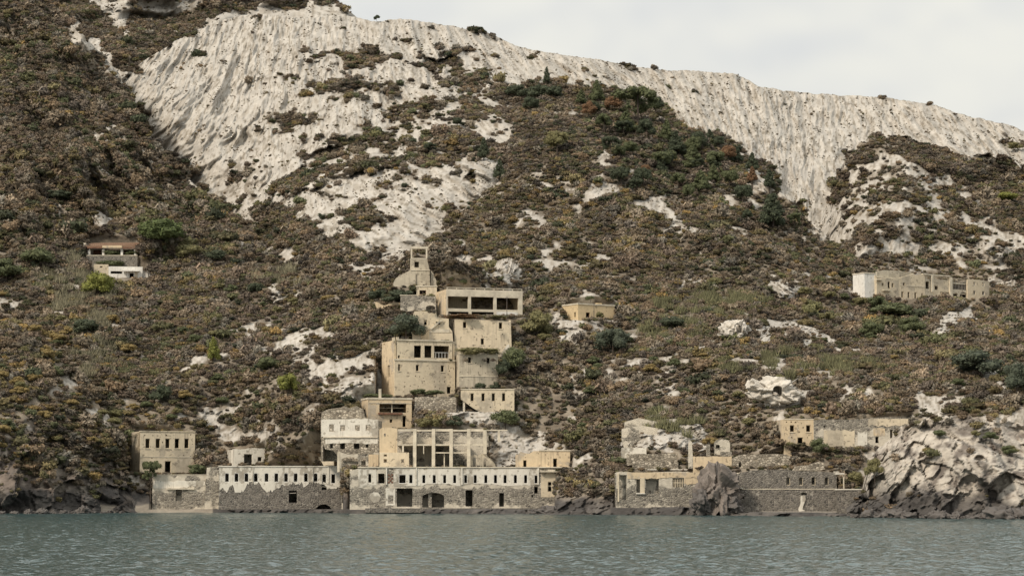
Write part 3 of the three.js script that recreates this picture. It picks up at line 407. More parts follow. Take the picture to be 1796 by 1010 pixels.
{ const b = site('gap_wall', 'ruined stone wall with a dark doorway beside the long white building', 'wall', [598, 893, 457]);
  b.front({ p: [[599, 846], [614, 848], [622, 846], [632, 850], [632, 897], [599, 897]], h: [[600, 856, 612, 882, 0, 0]], m: M.stonePlaster, t: 0.8, down: 0.5 });
  const [x0, y0, x1, y1] = b.rect([598, 853, 632, 897]); b.bx(x0, x1, y0, y1, -4, -3.2, M.stonePlaster, 'back_wall'); b.bx(x0, x1, y1 - 0.2, y1 + 0.3, -3.2, -0.8, M.stonePlaster, 'lintel'); b.bx(x0, x0 + 0.3, y0, y1, -3.2, -0.8, M.stonePlaster, 'side_wall'); }
{ // stair wall
  const b = site('stair_wall', 'pale stepped wall running down the bank to the long white building', 'wall', [512, 812, 470, -12]);
  const pts = [[512, 752.5], [520, 757], [533, 770], [546, 781], [556, 787], [563, 795], [570, 808]];
  for (let i = 0; i < pts.length - 1; i++) { const [x0, y0] = pts[i], [x1, y1] = pts[i + 1]; b.front({ p: [[x0, y0], [x1 - 0.2, y1], [x1 - 0.2, y1 + 14], [x0, y0 + 14]], m: M.concrete, t: 0.6, name: 'wall_section' }); }
  b.box([568, 808.3, 585, 816], -1, 0.02, M.concrete, 'landing'); }
{ // main waterfront range
  const b = site('waterfront_range', 'longest waterfront ruin with a white window band over rough stone and a big square opening', 'building', [613, 893, 444, 3]);
  const band = [[645, 830.5, 651.5, 847], [663, 830.5, 674, 847.5], [699, 832, 712, 848], [717, 832, 724, 848.5], ...win([743.2, 761.5, 779.7, 797.3, 816.5, 833.5, 852, 869, 886, 904, 922], 832.3, 848, 6.6, 1), [937, 833, 943.4, 865.5], [960.5, 844.5, 968, 862.5]];
  const low = [[695.5, 856.5, 723, 888.5, 0, 0], [740.5, 864, 779, 890, 1, 0], [816.5, 859.5, 829, 888, 0, 2], [875.5, 864.5, 884, 888.5, 0, 2], [932, 868, 935.5, 872, 0, 0]];
  b.front({ p: [[613, 826], [627, 822], [640, 821], [680, 820], [760, 820], [840, 820], [905, 821], [945, 822], [985, 824], [1000, 826], [1001, 846], [996, 862], [985, 872], [978, 884], [975, 897], [613, 897]], h: [...band, ...low], m: M.stonePlaster, t: 0.7, down: 0.6, frames: false });
  b.front({ p: ragged(690, 946, 821.5, 849.5, 4, 6, 91), h: band.filter((h) => h[0] > 692 && h[2] < 945).map((h) => [h[0], h[1], h[2], Math.min(848.2, h[3]), h[4]]), m: M.white, fm: M.clean, t: 0.07, z: 0.074, name: 'plaster_front' });
  b.front({ p: ragged(949, 984, 827, 866, 8, 6, 92), h: [[960.5, 844.5, 968, 862.5]], m: M.cream, t: 0.06, z: 0.064, name: 'plaster_front' });
  b.front({ p: ragged(628, 660, 822, 850, 7, 5, 93, 0), h: [[645, 830.5, 651.5, 847]], m: M.white, t: 0.06, z: 0.064, name: 'plaster_front' });
  b.front({ p: ragged(676, 693, 856, 887, 3, 4, 94), h: [[679.5, 868, 690.5, 884]], m: M.white, t: 0.06, z: 0.064, name: 'niche_surround' });
  b.front({ p: [[648, 868], [654, 863], [663, 864], [668, 872], [664, 880], [655, 882], [649, 876]], m: M.white, t: 0.05, z: 0.053, name: 'plaster_patch' });
  for (let i = 0; i < 3; i++) for (let j = 0; j < 5; j++) if ((i + j) % 2 === 0) b.box([680 + i * 3, 831.5 + j * 3.2, 683 + i * 3, 834.5 + j * 3.2], 0.004, 0.09, M.rust, 'lattice_block');
  for (const x of [677.5, 730, 810, 944]) b.box([x - 1.2, 821, x + 1.2, 850], 0.078, 0.24, M.white, 'pilaster');
  b.shell({ r: [613, 823, 975, 897], deep: 6.5, m: M.stonePlaster, bm: M.stonePlaster, floors: [851], down: 0.6 });
  b.box([627, 818.6, 1000, 820.6], -3, 0.25, M.concrete, 'terrace_edge');
  b.box([947, 826.3, 981, 828], 0.003, 1.1, M.concrete, 'balcony');
  b.box([751, 864, 757, 893], -0.9, -0.72, M.stonePlaster, 'pier'); b.box([640, 891.5, 985, 899], -2, 2.6, M.rubbleGrey, 'quay');
}
{ const b = site('terrace_house', 'yellowish broken top storey house on the end of the waterfront range', 'house', [907, 824, 447.5, 3]);
  b.front({ p: [[907, 802], [909, 797], [913, 792], [920, 794.5], [928, 796], [936, 791], [942, 791], [1000, 790.5], [1000, 826], [907, 826]], h: [[917.5, 807, 924, 822.5, 0, 2], [970, 804, 977.5, 823.5, 0, 2]], m: M.peach, down: 1 });
  b.shell({ r: [907, 797, 1000, 826], deep: 6, m: M.peach, down: 1 }); b.box([946, 789, 1001, 791], -0.5, 0.15, M.concrete, 'cornice'); }
{ // open frame on the terrace
  const b = site('concrete_frame', 'open concrete frame of tall pillars and beams on the waterfront terrace', 'ruin', [665, 821, 451, 2]);
  b.front({ p: [[665, 753], [670, 750], [682, 749.5], [695, 751], [696.5, 752], [696.5, 822], [665, 822]], h: [[673, 760, 676.5, 765, 0, 0]], m: M.peach, t: 0.6, down: 0.5 });
  b.front({ r: [665, 793.5, 717, 822], h: [[672.5, 796.8, 678.5, 801], [672.5, 805, 678.5, 811.5], [703, 805, 709, 812.5]], m: M.cream, t: 0.4, z: 0.9, name: 'low_wall', down: 0.5 });
  { const r = b.rect([665, 793, 717, 822], 0.9); b.bx(r[0], r[2], r[3] - 0.3, r[3] - 0.05, 0.003, 0.49, M.concrete, 'low_roof'); }
  for (const [x, y] of [[727, 752], [760, 752], [791, 752], [822, 752], [850.5, 754]]) b.box([x - 3, y, x + 3, x > 840 ? 796 : 822], -0.7, 0.0, M.concrete, 'pillar');
  const xs = [696.6, 724, 730, 757, 763, 788, 794, 819, 825, 847.5];
  for (let i = 0; i < 5; i++) { const a = xs[i * 2], c = xs[i * 2 + 1]; b.box([a, 752.5 + (i % 2), c, 756.5], -0.6, -0.1, M.concrete, 'beam'); if (i < 4 || true) b.box([a, 779, c, 781.2], -0.55, -0.15, M.concrete, 'beam'); if (i === 2 || i === 3) b.box([a, 793, c, 795], -3, -0.2, M.concrete, 'beam'); }
  b.box([853.6, 753.5, 890, 755.6], -0.6, -0.15, M.concrete, 'beam'); b.box([873, 755.7, 877, 775], -0.6, -0.15, M.concrete, 'post'); b.box([705, 781.4, 708, 793], -0.5, -0.2, M.concrete, 'post'); b.box([742, 781.4, 743.5, 796], -0.5, -0.2, M.concrete, 'post'); b.box([778, 795.4, 780, 821], -1.2, -0.9, M.concrete, 'post');
  const r = b.rect([666, 757, 858, 824]); b.bx(r[0], r[2], r[1] - 0.5, r[3], -6.6, -6.0, M.stonePlaster, 'back_wall');
  const s = b.rect([697, 781, 853, 782]); b.bx(s[0], b.rect([697, 781, 792, 782])[2], s[1], s[1] + 0.2, -5.9, -0.72, M.concrete, 'floor');
  for (const x of [727, 760, 791, 822]) { const q = b.rect([x - 2, 790, x + 2, 822]); b.bx(q[0], q[2], r[1], r[3] - 0.3 - (x > 780 ? 2.5 : 0), -5.9, -0.72, M.stonePlaster, 'cross_wall'); }
  b.front({ p: [[825, 800], [832, 797], [838, 799], [846, 795], [854, 799], [868, 813], [870, 822], [825, 822]], h: [[829, 802, 834.5, 820, 1, 0], [848, 803, 852.5, 820, 1, 0]], m: M.grey, t: 0.4, z: -0.75, name: 'broken_wall' });
}
{ // pale ruin on the left of the frame
  const b = site('hillside_ruin', 'pale crumbling two level facade with blocked windows left of the pillared frame', 'ruin', [562, 800, 458, -6]);
  b.front({ p: [[562, 735], [567, 732], [580, 733], [600, 731], [620, 733], [640, 732], [652, 735], [664, 738], [664, 800], [600, 800], [584, 790], [570, 788], [562, 770]], h: [[577.5, 778.5, 584, 786.8], [595.5, 771, 605, 787.5, 0, 2], [620, 778, 630, 787, 0, 0], [640.5, 776, 646, 785.5]], m: M.stonePale, t: 0.6, down: 1 });
  b.front({ p: ragged(563, 663, 736, 768, 6, 7, 51, 2), h: [[577, 744, 585, 757, 0, 0], [596, 745.5, 604.5, 755.5, 0, 0], [622, 745.5, 630.5, 755.5, 0, 0], [641, 745.5, 649.5, 755.5, 0, 0]], m: M.white, t: 0.09, z: 0.094, name: 'plaster_front' });
  b.front({ p: ragged(570, 662, 769, 778, 3, 6, 52), m: M.white, t: 0.05, z: 0.054, name: 'plaster_band' });
  b.box([566, 766, 662, 768], 0.1, 0.3, M.concrete, 'string_course');
  b.shell({ r: [562, 738, 664, 800], deep: 4, m: M.stonePale, roof: true, down: 1 });
  b.front({ p: [[564, 722], [578, 717], [594, 715], [604, 712], [612, 716], [624, 712], [636, 718], [640, 736], [562, 736]], m: M.stonePale, t: 0.8, z: -3, name: 'upper_wall' });
}
{ const b = site('arched_ruin', 'low broken wall with a wide arch above the waterfront range', 'ruin', [596, 822, 455, 0]);
  b.front({ p: [[593, 792], [610, 797], [640, 796], [664, 793], [664, 824], [593, 824]], h: [[598, 801, 628, 819.5, 1, 0], [633, 803, 641, 819, 0, 0]], m: M.stonePlaster, t: 0.5, down: 0.6 });
  b.front({ r: [646, 797, 663.5, 820], m: M.peach, t: 0.05, z: 0.054, name: 'plaster_patch' }); b.box([591, 793.5, 595.4, 828], -0.5, 0.1, M.concrete, 'post');
  const r = b.rect([593, 800, 664, 824]); b.bx(r[0], r[2], r[1], r[3] - 0.3, -3.4, -2.9, M.stonePlaster, 'back_wall'); }
{ // loggia block
  const b = site('loggia_house', 'flat roofed peach block with one wide dark loggia above the pillared frame', 'house', [645, 755, 463, 14]);
  b.front({ r: [645, 700.5, 722, 757], h: [[665, 708.5, 712.5, 723.5, 0, 0], [683, 735, 688.3, 741.8], [705.5, 729, 712, 748.5, 0, 2]], m: M.peach, down: 2 });
  b.shell({ r: [645, 700.5, 722, 757], deep: 8, m: M.peach, slab: 0.35, floors: [725], left: [[636, 718, 640, 732]] });
  b.box([664, 723.8, 706, 727], 0.003, 0.7, M.rust, 'balcony'); b.box([645, 706.4, 722, 707.4], 0.003, 0.1, M.concrete, 'string_course');
  b.box([664.5, 682, 668.5, 699.5], -0.9, -0.4, M.concrete, 'post'); b.box([686, 709, 688, 723.4], -0.9, -0.75, M.concrete, 'post'); b.box([665, 715, 712, 716], -2.4, -2.2, M.concrete, 'rail'); }
{ const b = site('terrace_wall', 'pale rough stone terrace wall right of the wide loggia block', 'wall', [727, 724, 466]);
  b.front({ p: ragged(727, 800, 697, 724, 4, 8, 61, 2), m: M.stonePale, t: 1.2, down: 1 }); }
{ const b = site('four_window_ruin', 'roofless long ruin with four tall windows below the small grey block', 'ruin', [808, 722, 466, 2]);
  b.front({ p: [[808, 686], [812, 683], [902, 683.5], [902, 722], [856, 722], [830, 716], [808, 700]], h: [...win([828, 847.3, 865.3, 883.3], 689.5, 704, 6.2)], m: M.cream, dots: [812, 706, 900, 720, 10, 1], down: 1 });
  b.box([808, 681.8, 902.5, 683.6], -0.5, 0.12, M.concrete, 'cornice'); b.shell({ r: [812, 683, 902, 722], deep: 5, m: M.stonePlaster, drop: 0.3, roof: true, down: 1 }); }
{ // big factory block
  const b = site('factory_block', 'largest cream block of the stepped ruin with dark loggia bays and bullet like holes', 'building', [692, 696, 474, 20]);
  b.front({ r: [692, 632.5, 798, 698], h: [[698, 638.5, 701.8, 650.5], [729, 639.5, 734.8, 651], [773, 640.5, 779, 652.5], [783.5, 678, 791, 690, 0, 2]], m: M.cream, dots: [704, 640, 794, 692, 10, 6], down: 3, sills: true });
  b.front({ r: [696, 597.5, 793, 632], h: [[726, 606, 738.5, 627.2, 0, 0], [744.3, 606, 757, 627.2, 0, 0], [761.3, 606.5, 787.5, 628, 0, 0], [697.5, 623, 701.5, 628.4]], m: M.cream, z: -0.25, t: 0.4, name: 'upper_wall' });
  b.shell({ r: [692, 597.5, 798, 698], deep: 9.6, m: M.peach, floors: [632.6], left: [[679.5, 641, 683, 660], [672, 603, 674.5, 605]], down: 4 });
  b.box([691.5, 630.2, 798.6, 632.8], -0.3, 0.2, M.concrete, 'string_course'); b.box([696, 595.8, 794, 598], -0.8, 0.0, M.concrete, 'cornice');
  b.box([689, 592, 692.8, 598], -0.6, -0.05, M.cream, 'chimney'); b.box([696, 591, 699.4, 597.4], -0.6, -0.05, M.cream, 'chimney');
  for (const x of [764, 769.5, 775, 780.5, 786]) b.box([x - 0.7, 618.5, x + 0.7, 628], -1.6, -1.45, M.clean, 'baluster'); b.box([762, 617.5, 787, 619], -1.65, -1.4, M.clean, 'handrail');
}
{ const b = site('tower_block', 'broken cream block with a fallen beam above the largest block', 'building', [726, 600, 485, 8]);
  b.front({ p: [[724, 600], [722, 566], [724, 556], [727, 546], [737, 545.5], [764, 546.5], [767, 556], [776, 558], [787, 559], [787, 573], [793, 581], [796, 600]], h: [[743, 561, 749, 570.8], [764, 564, 772, 569, 0, 0]], m: M.cream, down: 1.5, t: 0.5 });
  b.front({ p: [[756, 578], [754, 576.5], [770, 562], [775, 560.5], [776, 563], [772, 565]], m: M.concrete, t: 0.6, z: 0.5, name: 'fallen_beam' });
  b.front({ r: [753, 577, 788, 583], m: M.concrete, t: 0.1, z: 0.104, name: 'string_course' });
  b.front({ p: [[738, 598], [738, 583], [744, 579], [752, 579], [753, 598]], m: M.peach, t: 0.06, z: 0.064, name: 'plaster_patch' });
  b.shell({ r: [724, 560, 787, 600], deep: 7, m: M.cream, down: 1.5 }); }
{ const b = site('upper_block', 'wide grey cream block with three small windows and stained front below the three bay hall', 'building', [797, 626, 487, 3]);
  b.front({ p: [[797, 561], [806, 560], [880, 562], [896, 565], [897, 600], [899, 640], [893, 632], [880, 626], [797, 626]], h: [[811.6, 564, 818, 575.8], [874.7, 565.5, 881, 577.2], [843, 593.5, 849, 604.8], [810, 610, 816, 616.5]], m: M.cream, dots: [801, 572, 893, 620, 9, 5], down: 1.5, sills: true });
  b.shell({ r: [797, 561, 896, 626], deep: 8.5, m: M.cream, down: 3 });
  b.front({ p: [[877, 622], [890, 604], [893, 604], [897, 640], [893, 642]], m: M.white, t: 0.1, z: 0.105, name: 'buttress' }); }
{ const b = site('grey_block', 'small grey block with two windows and a scalloped tile coping', 'building', [805.5, 683, 475, 10]);
  b.front({ r: [805.5, 621.5, 873.5, 684], h: [[820.4, 626, 826.6, 637], [853, 627, 859, 637.8]], m: M.grey, dots: [809, 632, 870, 658, 7, 3], down: 2, sills: true });
  b.shell({ r: [805.5, 621.5, 873.5, 684], deep: 7.5, m: M.grey, down: 3, lm: M.grey }); b.box([805, 659.5, 874, 661], 0.003, 0.1, M.concrete, 'string_course');
  for (let i = 0; i < 8; i++) b.front({ p: [[833.2 + i * 5, 621.4], [834.4 + i * 5, 619.6], [835.7 + i * 5, 619], [837 + i * 5, 619.6], [838.1 + i * 5, 621.4]], m: M.concrete, t: 0.5, z: 0.05, name: 'coping_tile' }); b.box([805, 620.2, 833, 621.4], -0.5, 0.06, M.concrete, 'coping'); }
{ // three bay hall
  const b = site('three_bay_hall', 'long hall with three wide dark bays at the top of the stepped ruin', 'building', [783.6, 556, 499, 17]);
  b.front({ r: [783.6, 508.5, 916.5, 557], h: [[785, 519.8, 821.3, 541, 0, 0], [826, 520.7, 866, 542.6, 0, 0], [871, 522.5, 909.3, 543.2, 0, 0], [786, 546.5, 822, 554.5, 0, 0], [827, 547, 866, 555, 0, 0]], m: M.concrete, t: 0.6, down: 1 });
  b.shell({ r: [783.6, 508.5, 916.5, 557], deep: 9.5, m: M.peach, bm: M.grey, floors: [544.5] });
  b.front({ r: [870.5, 547, 908, 557.5], m: M.clean, t: 0.08, z: 0.085, name: 'white_panel' });
  const t = b.rect([783.6, 505, 916.5, 508.5]); b.bx(t[0], t[2], t[1] + 0.32, t[3], -0.25, -0.1, M.concrete, 'parapet_rail'); for (let i = 0; i <= 8; i++) { const x = lerp(t[0] + 0.1, t[2] - 0.1, i / 8); b.bx(x - 0.06, x + 0.06, t[1], t[1] + 0.32, -0.24, -0.12, M.concrete, 'rail_post'); } }
{ const b = site('rooftop_hut', 'small cream flat roofed hut at the foot of the hopper tower', 'hut', [730, 519, 507, 4]);
  b.front({ r: [730, 503, 766, 520], h: [[735.5, 509, 747, 516.5]], m: M.cream, fm: M.rust, down: 1 }); b.shell({ r: [730, 503, 766, 520], deep: 5, m: M.cream, slab: 0.25 }); b.box([740.7, 509, 741.8, 516.5], -0.35, -0.25, M.wood, 'mullion'); }
{ const b = site('arch_wall', 'brown rough stone wall with a low arch left of the three bay hall', 'wall', [702, 548, 503]);
  b.front({ p: [[702, 520], [712, 518.6], [764, 519.5], [764, 549], [702, 549]], h: [[747, 535.5, 763, 547, 1, 0]], m: M.stonePlaster, t: 1, down: 1.5 });
  const r = b.rect([700, 530, 766, 552]); b.bx(r[0], r[2], r[1], r[3], -3.2, -2.8, M.stonePlaster, 'back_wall'); b.box([701, 517.2, 730, 518.5], -1, 0.1, M.concrete, 'coping'); }
{ // hopper tower
  const b = site('hopper_tower', 'grey concrete hopper tower with an open frame on top above the three bay hall', 'tower', [720, 503, 511, 6]);
  b.front({ p: [[690, 506], [691, 494], [694, 488], [704, 482], [720, 473.4], [753, 473.4], [755, 503], [755, 506]], m: M.grey, t: 4, down: 1, name: 'base' });
  b.front({ p: [[720, 473], [720.5, 454], [749, 454], [753, 473]], h: [[726.5, 459, 734.5, 469, 0, 0]], m: M.grey, t: 0.5, z: -0.4, name: 'hopper_wall' });
  { const r = b.rect([720.5, 454, 751, 473], -0.4); b.bx(r[0] + 0.1, r[2] - 0.4, r[1], r[3] - 0.1, -3.9, -3.4, M.grey, 'back_wall'); b.bx(r[0], r[0] + 0.3, r[1], r[3], -3.4, -0.91, M.grey, 'side_wall'); b.bx(r[2] - 0.6, r[2] - 0.3, r[1], r[3], -3.4, -0.91, M.grey, 'side_wall'); b.bx(r[0], r[2] - 0.3, r[3] + 0.003, r[3] + 0.2, -3.9, -0.4, M.concrete, 'deck'); }
  for (const [x, z] of [[721.5, -0.6], [748, -0.6], [721.5, -3.2], [748, -3.2]]) { const r = b.rect([x - 1.3, 436, x + 1.3, 452.5], z); b.bx(r[0], r[2], r[1], r[3], z - 0.35, z, M.concrete, 'post'); }
  b.box([719, 432.5, 750.5, 436], -1, -0.55, M.concrete, 'beam'); { const r = b.rect([719, 432.5, 750.5, 436], -3.2); b.bx(r[0], r[2], r[1], r[3], -3.6, -3.15, M.concrete, 'beam'); }
  b.box([720, 472.6, 754, 474.5], 0.003, 0.15, M.concrete, 'string_course');
  b.front({ p: [[755.5, 474], [760, 480], [766, 494], [766.5, 505], [755.5, 505]], m: M.stonePlaster, t: 2.5, z: -0.8, name: 'buttress' });
  b.box([729, 480, 729.9, 503], 0.1, 0.22, M.pole, 'pipe'); }
{ const b = site('ruined_low_wall', 'tan broken low wall left of the stone arch wall', 'wall', [656, 549, 506]);
  b.front({ p: [[656, 529], [664, 531], [672, 536], [682, 533], [692, 530], [702, 531], [702, 551], [668, 551], [660, 540]], m: M.peach, t: 0.6, down: 0.6 }); }
{ const b = site('yellow_house', 'lone ochre house with flat roof right of the three bay hall', 'house', [1014, 560, 507, 33]);
  b.front({ r: [1014, 535.5, 1078, 562], h: [[1028, 548, 1034.8, 557.5], [1053.5, 549, 1059, 557.5]], m: M.yellow, down: 2, fm: M.rust });
  b.shell({ r: [1014, 535.5, 1078, 562], deep: 8.5, m: M.yellow, slab: 0.3, left: [[1007, 547.5, 1010, 556]], down: 2 }); b.box([1048, 531.5, 1056, 533.6], -2.5, -1.5, M.yellow, 'chimney'); }
{ const b = site('wall_fragment', 'pale wall fragment standing in scrub above the ochre house', 'wall', [978, 520, 530]); b.front({ p: [[978, 507], [985, 505.5], [1007, 506], [1006.5, 520], [999, 517], [990, 514], [978, 510]], m: M.cream, t: 0.4 }); }

// ---------- villas on the scrub hillside ----------
{ const b = site('upper_villa', 'villa with a low tiled roof and white porch posts beside the big round pine', 'villa', [153, 447, 588, -3]);
  const [x0, y0, x1, y1] = b.rect([153, 434, 239, 448]);
  for (const x of [155, 180, 212.5, 236]) b.box([x - 2, 436, x + 2, 448], -0.6, 0, M.clean, 'post');
  b.bx(x0, x1, y0, y1 - 0.1, -5, -4.6, M.cream, 'back_wall'); b.bx(x0, x0 + 0.3, y0, y1 - 0.1, -4.6, -0.7, M.clean, 'side_wall'); b.bx(x1 - 0.3, x1, y0, y1 - 0.1, -4.6, -0.7, M.clean, 'side_wall'); b.bx(x0 - 0.3, x1 + 0.3, y0 - 0.6, y0, -5, 0.4, M.concrete, 'porch_floor');
  const roof = b.bx(x0 - 0.6, x1 + 0.6, -0.13, 0.13, 0, 7.2, M.tile, 'roof'); roof.position.set(0, y1 + 0.15, 0.7); roof.rotation.x = Math.PI - 0.2; roof.rotation.x = 0.22; roof.position.z = -6.3; roof.position.y = y1 + 1.75;
  for (let i = 0; i < 44; i++) { const x = lerp(x0 - 0.45, x1 + 0.45, i / 43); const rib = b.bx(x - 0.07, x + 0.07, 0.135, 0.24, 0, 7.15, M.tile, 'tile_row', roof); }
  b.box([152, 433.6, 178, 435.4], 0.75, 0.95, M.rust, 'fascia'); b.box([178.2, 430.5, 213, 434.6], 0.78, 1.0, M.peach, 'fascia'); b.box([213.2, 433.6, 241, 435.6], 0.75, 0.95, M.rust, 'fascia');
  b.box([163, 438, 177, 446], -4.59, -4.5, M.rust, 'door'); b.box([216, 438, 232, 446], -4.59, -4.5, M.rust, 'door');
  b.box([134, 430, 151, 432], -3, 0, M.clean, 'annex_roof'); b.box([134, 432.2, 136.5, 440], -2.8, -0.4, M.concrete, 'annex_wall'); b.box([144, 426, 149, 438], -3, -1.4, M.concrete, 'chimney'); }
{ const b = site('garden_wall', 'grey brown stone terrace wall between the two villas', 'wall', [151, 468, 585]); b.front({ r: [151, 448.5, 240, 470], m: M.rubbleGrey, t: 1, down: 1 }); b.box([151, 447.3, 240, 448.6], -1, 0.1, M.concrete, 'coping'); }
{ const b = site('lower_villa', 'white flat roofed villa with a canopy below the tiled villa', 'villa', [163, 488, 580, 8]);
  b.front({ r: [163, 463.5, 189, 490], h: [[174, 466.5, 179, 469.8]], m: M.cream, down: 1.5 });
  b.front({ r: [189.1, 467.5, 249, 490], h: [[193, 475.5, 213, 480, 0, 0], [225.7, 478.5, 233.8, 488.5, 0, 2]], m: M.clean, down: 1.5, z: 0.1 });
  b.shell({ r: [163, 467.5, 249, 490], deep: 5, m: M.cream }); b.box([212.5, 473.2, 243, 475.6], 0.11, 1.6, M.clean, 'canopy'); b.box([214, 475.8, 216, 488.5], 1.2, 1.5, M.clean, 'post'); b.box([221, 475.8, 224, 488.5], 0.2, 0.5, M.clean, 'post'); b.box([235.5, 477, 240, 488], 0.105, 0.16, M.concrete, 'door');
  b.front({ r: [249.4, 475, 259, 490], m: M.clean, t: 3, z: -0.5, name: 'side_annex', down: 1 }); b.box([260.5, 473, 263, 484], -1, -0.6, M.clean, 'post'); }
{ const b = site('pergola', 'small pale concrete pergola frame in front of the bright round tree', 'pergola', [289, 470, 590]); b.box([288, 452.5, 308, 454.4], -1.5, 0, M.concrete, 'beam'); b.box([305.5, 454.5, 308, 470], -0.4, 0, M.concrete, 'post'); b.box([288.6, 454.5, 290.6, 470], -0.4, 0, M.concrete, 'post'); b.box([291, 456, 305, 468], -1.4, -1.2, M.stonePlaster, 'wall'); }

// ---------- long ruined villa below the rocky spur ----------
{ const b = site('white_block', 'plain bright white block at the end of the long ruined villa', 'building', [1517.4, 528, 556, 30]);
  b.front({ r: [1517.4, 480, 1538, 530], m: M.clean, down: 1 }); b.shell({ r: [1517.4, 480, 1538, 530], deep: 4.6, m: M.clean, slab: 0.25 }); }
{ const b = site('long_ruined_villa', 'long cream ruined villa with dark open bays and a square end block', 'villa', [1538.5, 522, 557, 36]);
  const F = (p, h, m, z, name, extra = {}) => b.front({ p, h, m, z, name, down: 1, ...extra });
  F([[1538.6, 488], [1577.4, 488], [1577.4, 524], [1538.6, 520]], [[1547.5, 496, 1550.5, 502, 0], [1558, 493.5, 1562.3, 507, 1], [1565, 496, 1568.4, 504, 1]], M.cream, 0, 'wall');
  b.box([1538.6, 490, 1551, 491.2], 0.01, 0.9, M.concrete, 'canopy'); b.box([1552, 509, 1566, 510.2], 0.01, 0.9, M.concrete, 'balcony');
  F([[1538.6, 477], [1553, 473.5], [1577, 475], [1604, 479], [1604, 490], [1577.5, 488], [1538.6, 488]], [], M.grey, -1.6, 'upper_wall', { down: 0 });
  F([[1577.5, 488], [1604, 480], [1606, 482.5], [1620, 481], [1623, 484], [1623.5, 526], [1577.5, 524]], [[1585, 495.5, 1588.5, 501], [1582, 511, 1585.5, 522], [1593, 512, 1596.5, 523], [1605, 512.5, 1608.5, 524], [1617, 514, 1620, 524]], M.cream, 0, 'wall');
  b.box([1592, 501, 1623, 502.6], 0.01, 0.12, M.concrete, 'string_course');
  F([[1623.6, 483], [1639, 484], [1639, 526], [1623.6, 525]], [[1626, 486, 1637.5, 489.5, 0, 0], [1624.5, 493, 1631, 506.5, 1, 0]], M.grey, -0.3, 'wall');
  F([[1639.1, 484.5], [1667.5, 488], [1667.5, 527], [1639.1, 525]], [[1640, 487.5, 1666, 490.6, 0, 0], [1640.5, 501.5, 1646.5, 508, 0, 0], [1650, 512, 1666, 515, 0, 0]], M.cream, -0.15, 'wall');
  b.box([1635.3, 482.5, 1638.6, 512], -0.1, 0.15, M.concrete, 'pillar'); b.box([1667.6, 486, 1671.6, 526], -0.4, 0.15, M.concrete, 'pillar'); b.box([1620, 481.5, 1668, 483.6], -0.6, 0.1, M.concrete, 'cornice');
  F([[1671.8, 488], [1698, 490], [1698, 527], [1671.8, 526]], [[1672.6, 490, 1697.3, 508, 0, 0], [1673, 513.5, 1681, 521.5, 1, 0], [1685, 512.5, 1697, 521.5, 1, 0]], M.grey, -0.2, 'wall');
  for (let i = 0; i < 9; i++) b.box([1674.2 + i * 2.6, 490.5, 1674.7 + i * 2.6, 508], -0.6, -0.5, M.drygrey, 'rafter');
  F([[1698.2, 489.8], [1716, 490.5], [1736.5, 493], [1736.5, 530], [1698.2, 528]], [[1708.6, 494, 1712.4, 500.8], [1724, 495, 1728.2, 502], [1708.6, 509.5, 1712.4, 517], [1724, 510.5, 1728.2, 517.5]], M.cream, 0.1, 'end_wall', { fm: M.clean });
  b.shell({ r: [1538.6, 489, 1736.5, 526], deep: 7, m: M.cream, bm: M.grey, drop: 0.2, floors: [510], down: 1.5 });
}
// ---------- ruins under the pale headland ----------
{ const b = site('peach_house', 'small peach house with two upper windows and one door beside the long rubble wall', 'house', [1376, 786, 426, 4]);
  b.front({ r: [1376, 735.5, 1427.5, 787], h: [[1386, 745.5, 1394, 757.8], [1414.5, 745.5, 1422.6, 757.8], [1399.6, 767, 1409.3, 785, 0, 2]], m: M.peach, dots: [1379, 737, 1425, 782, 7, 5], down: 1.5, sills: true });
  b.shell({ r: [1376, 735.5, 1427.5, 787], deep: 7.5, m: M.peach, down: 1.5, floors: [764] }); b.box([1375.4, 734.2, 1428, 735.7], -0.5, 0.1, M.concrete, 'cornice'); }
{ const b = site('rubble_wall', 'long patchy rubble wall joined to the small peach house', 'wall', [1428, 787, 426, 4]);
  b.front({ p: [[1428.2, 737], [1440, 736], [1470, 735.5], [1490, 736], [1520, 733.5], [1560, 731.5], [1575, 732], [1598, 732.5], [1598, 750], [1590, 765], [1580, 780], [1570, 784], [1430, 787], [1428.2, 787]], h: [[1536.2, 765.5, 1542.4, 777, 0, 2], [1562, 753.5, 1567, 768.5, 0, 2], [1446.5, 746, 1449, 750, 0, 0]], m: M.stonePlaster, t: 0.8, down: 1 });
  b.front({ p: ragged(1446, 1500, 757, 784, 5, 6, 41, 4), m: M.cream, t: 0.05, z: 0.053, name: 'plaster_patch' }); b.front({ p: ragged(1533, 1553, 752, 764, 3, 5, 42, 2), m: M.peach, t: 0.05, z: 0.053, name: 'plaster_patch' }); b.front({ p: ragged(1524, 1597, 734.5, 744, 6, 6, 43), m: M.cream, t: 0.05, z: 0.053, name: 'plaster_patch' });
  b.front({ p: ragged(1505, 1522, 760, 780, 5, 4, 44, 4), m: M.white, t: 0.05, z: 0.053, name: 'plaster_patch' });
  const r = b.rect([1430, 740, 1590, 787]); b.bx(r[0], r[2], r[1], r[3], -3.4, -2.9, M.stonePlaster, 'back_wall'); b.bx(r[0], r[2], r[3] - 0.3, r[3], -2.9, -0.82, M.concrete, 'roof'); }
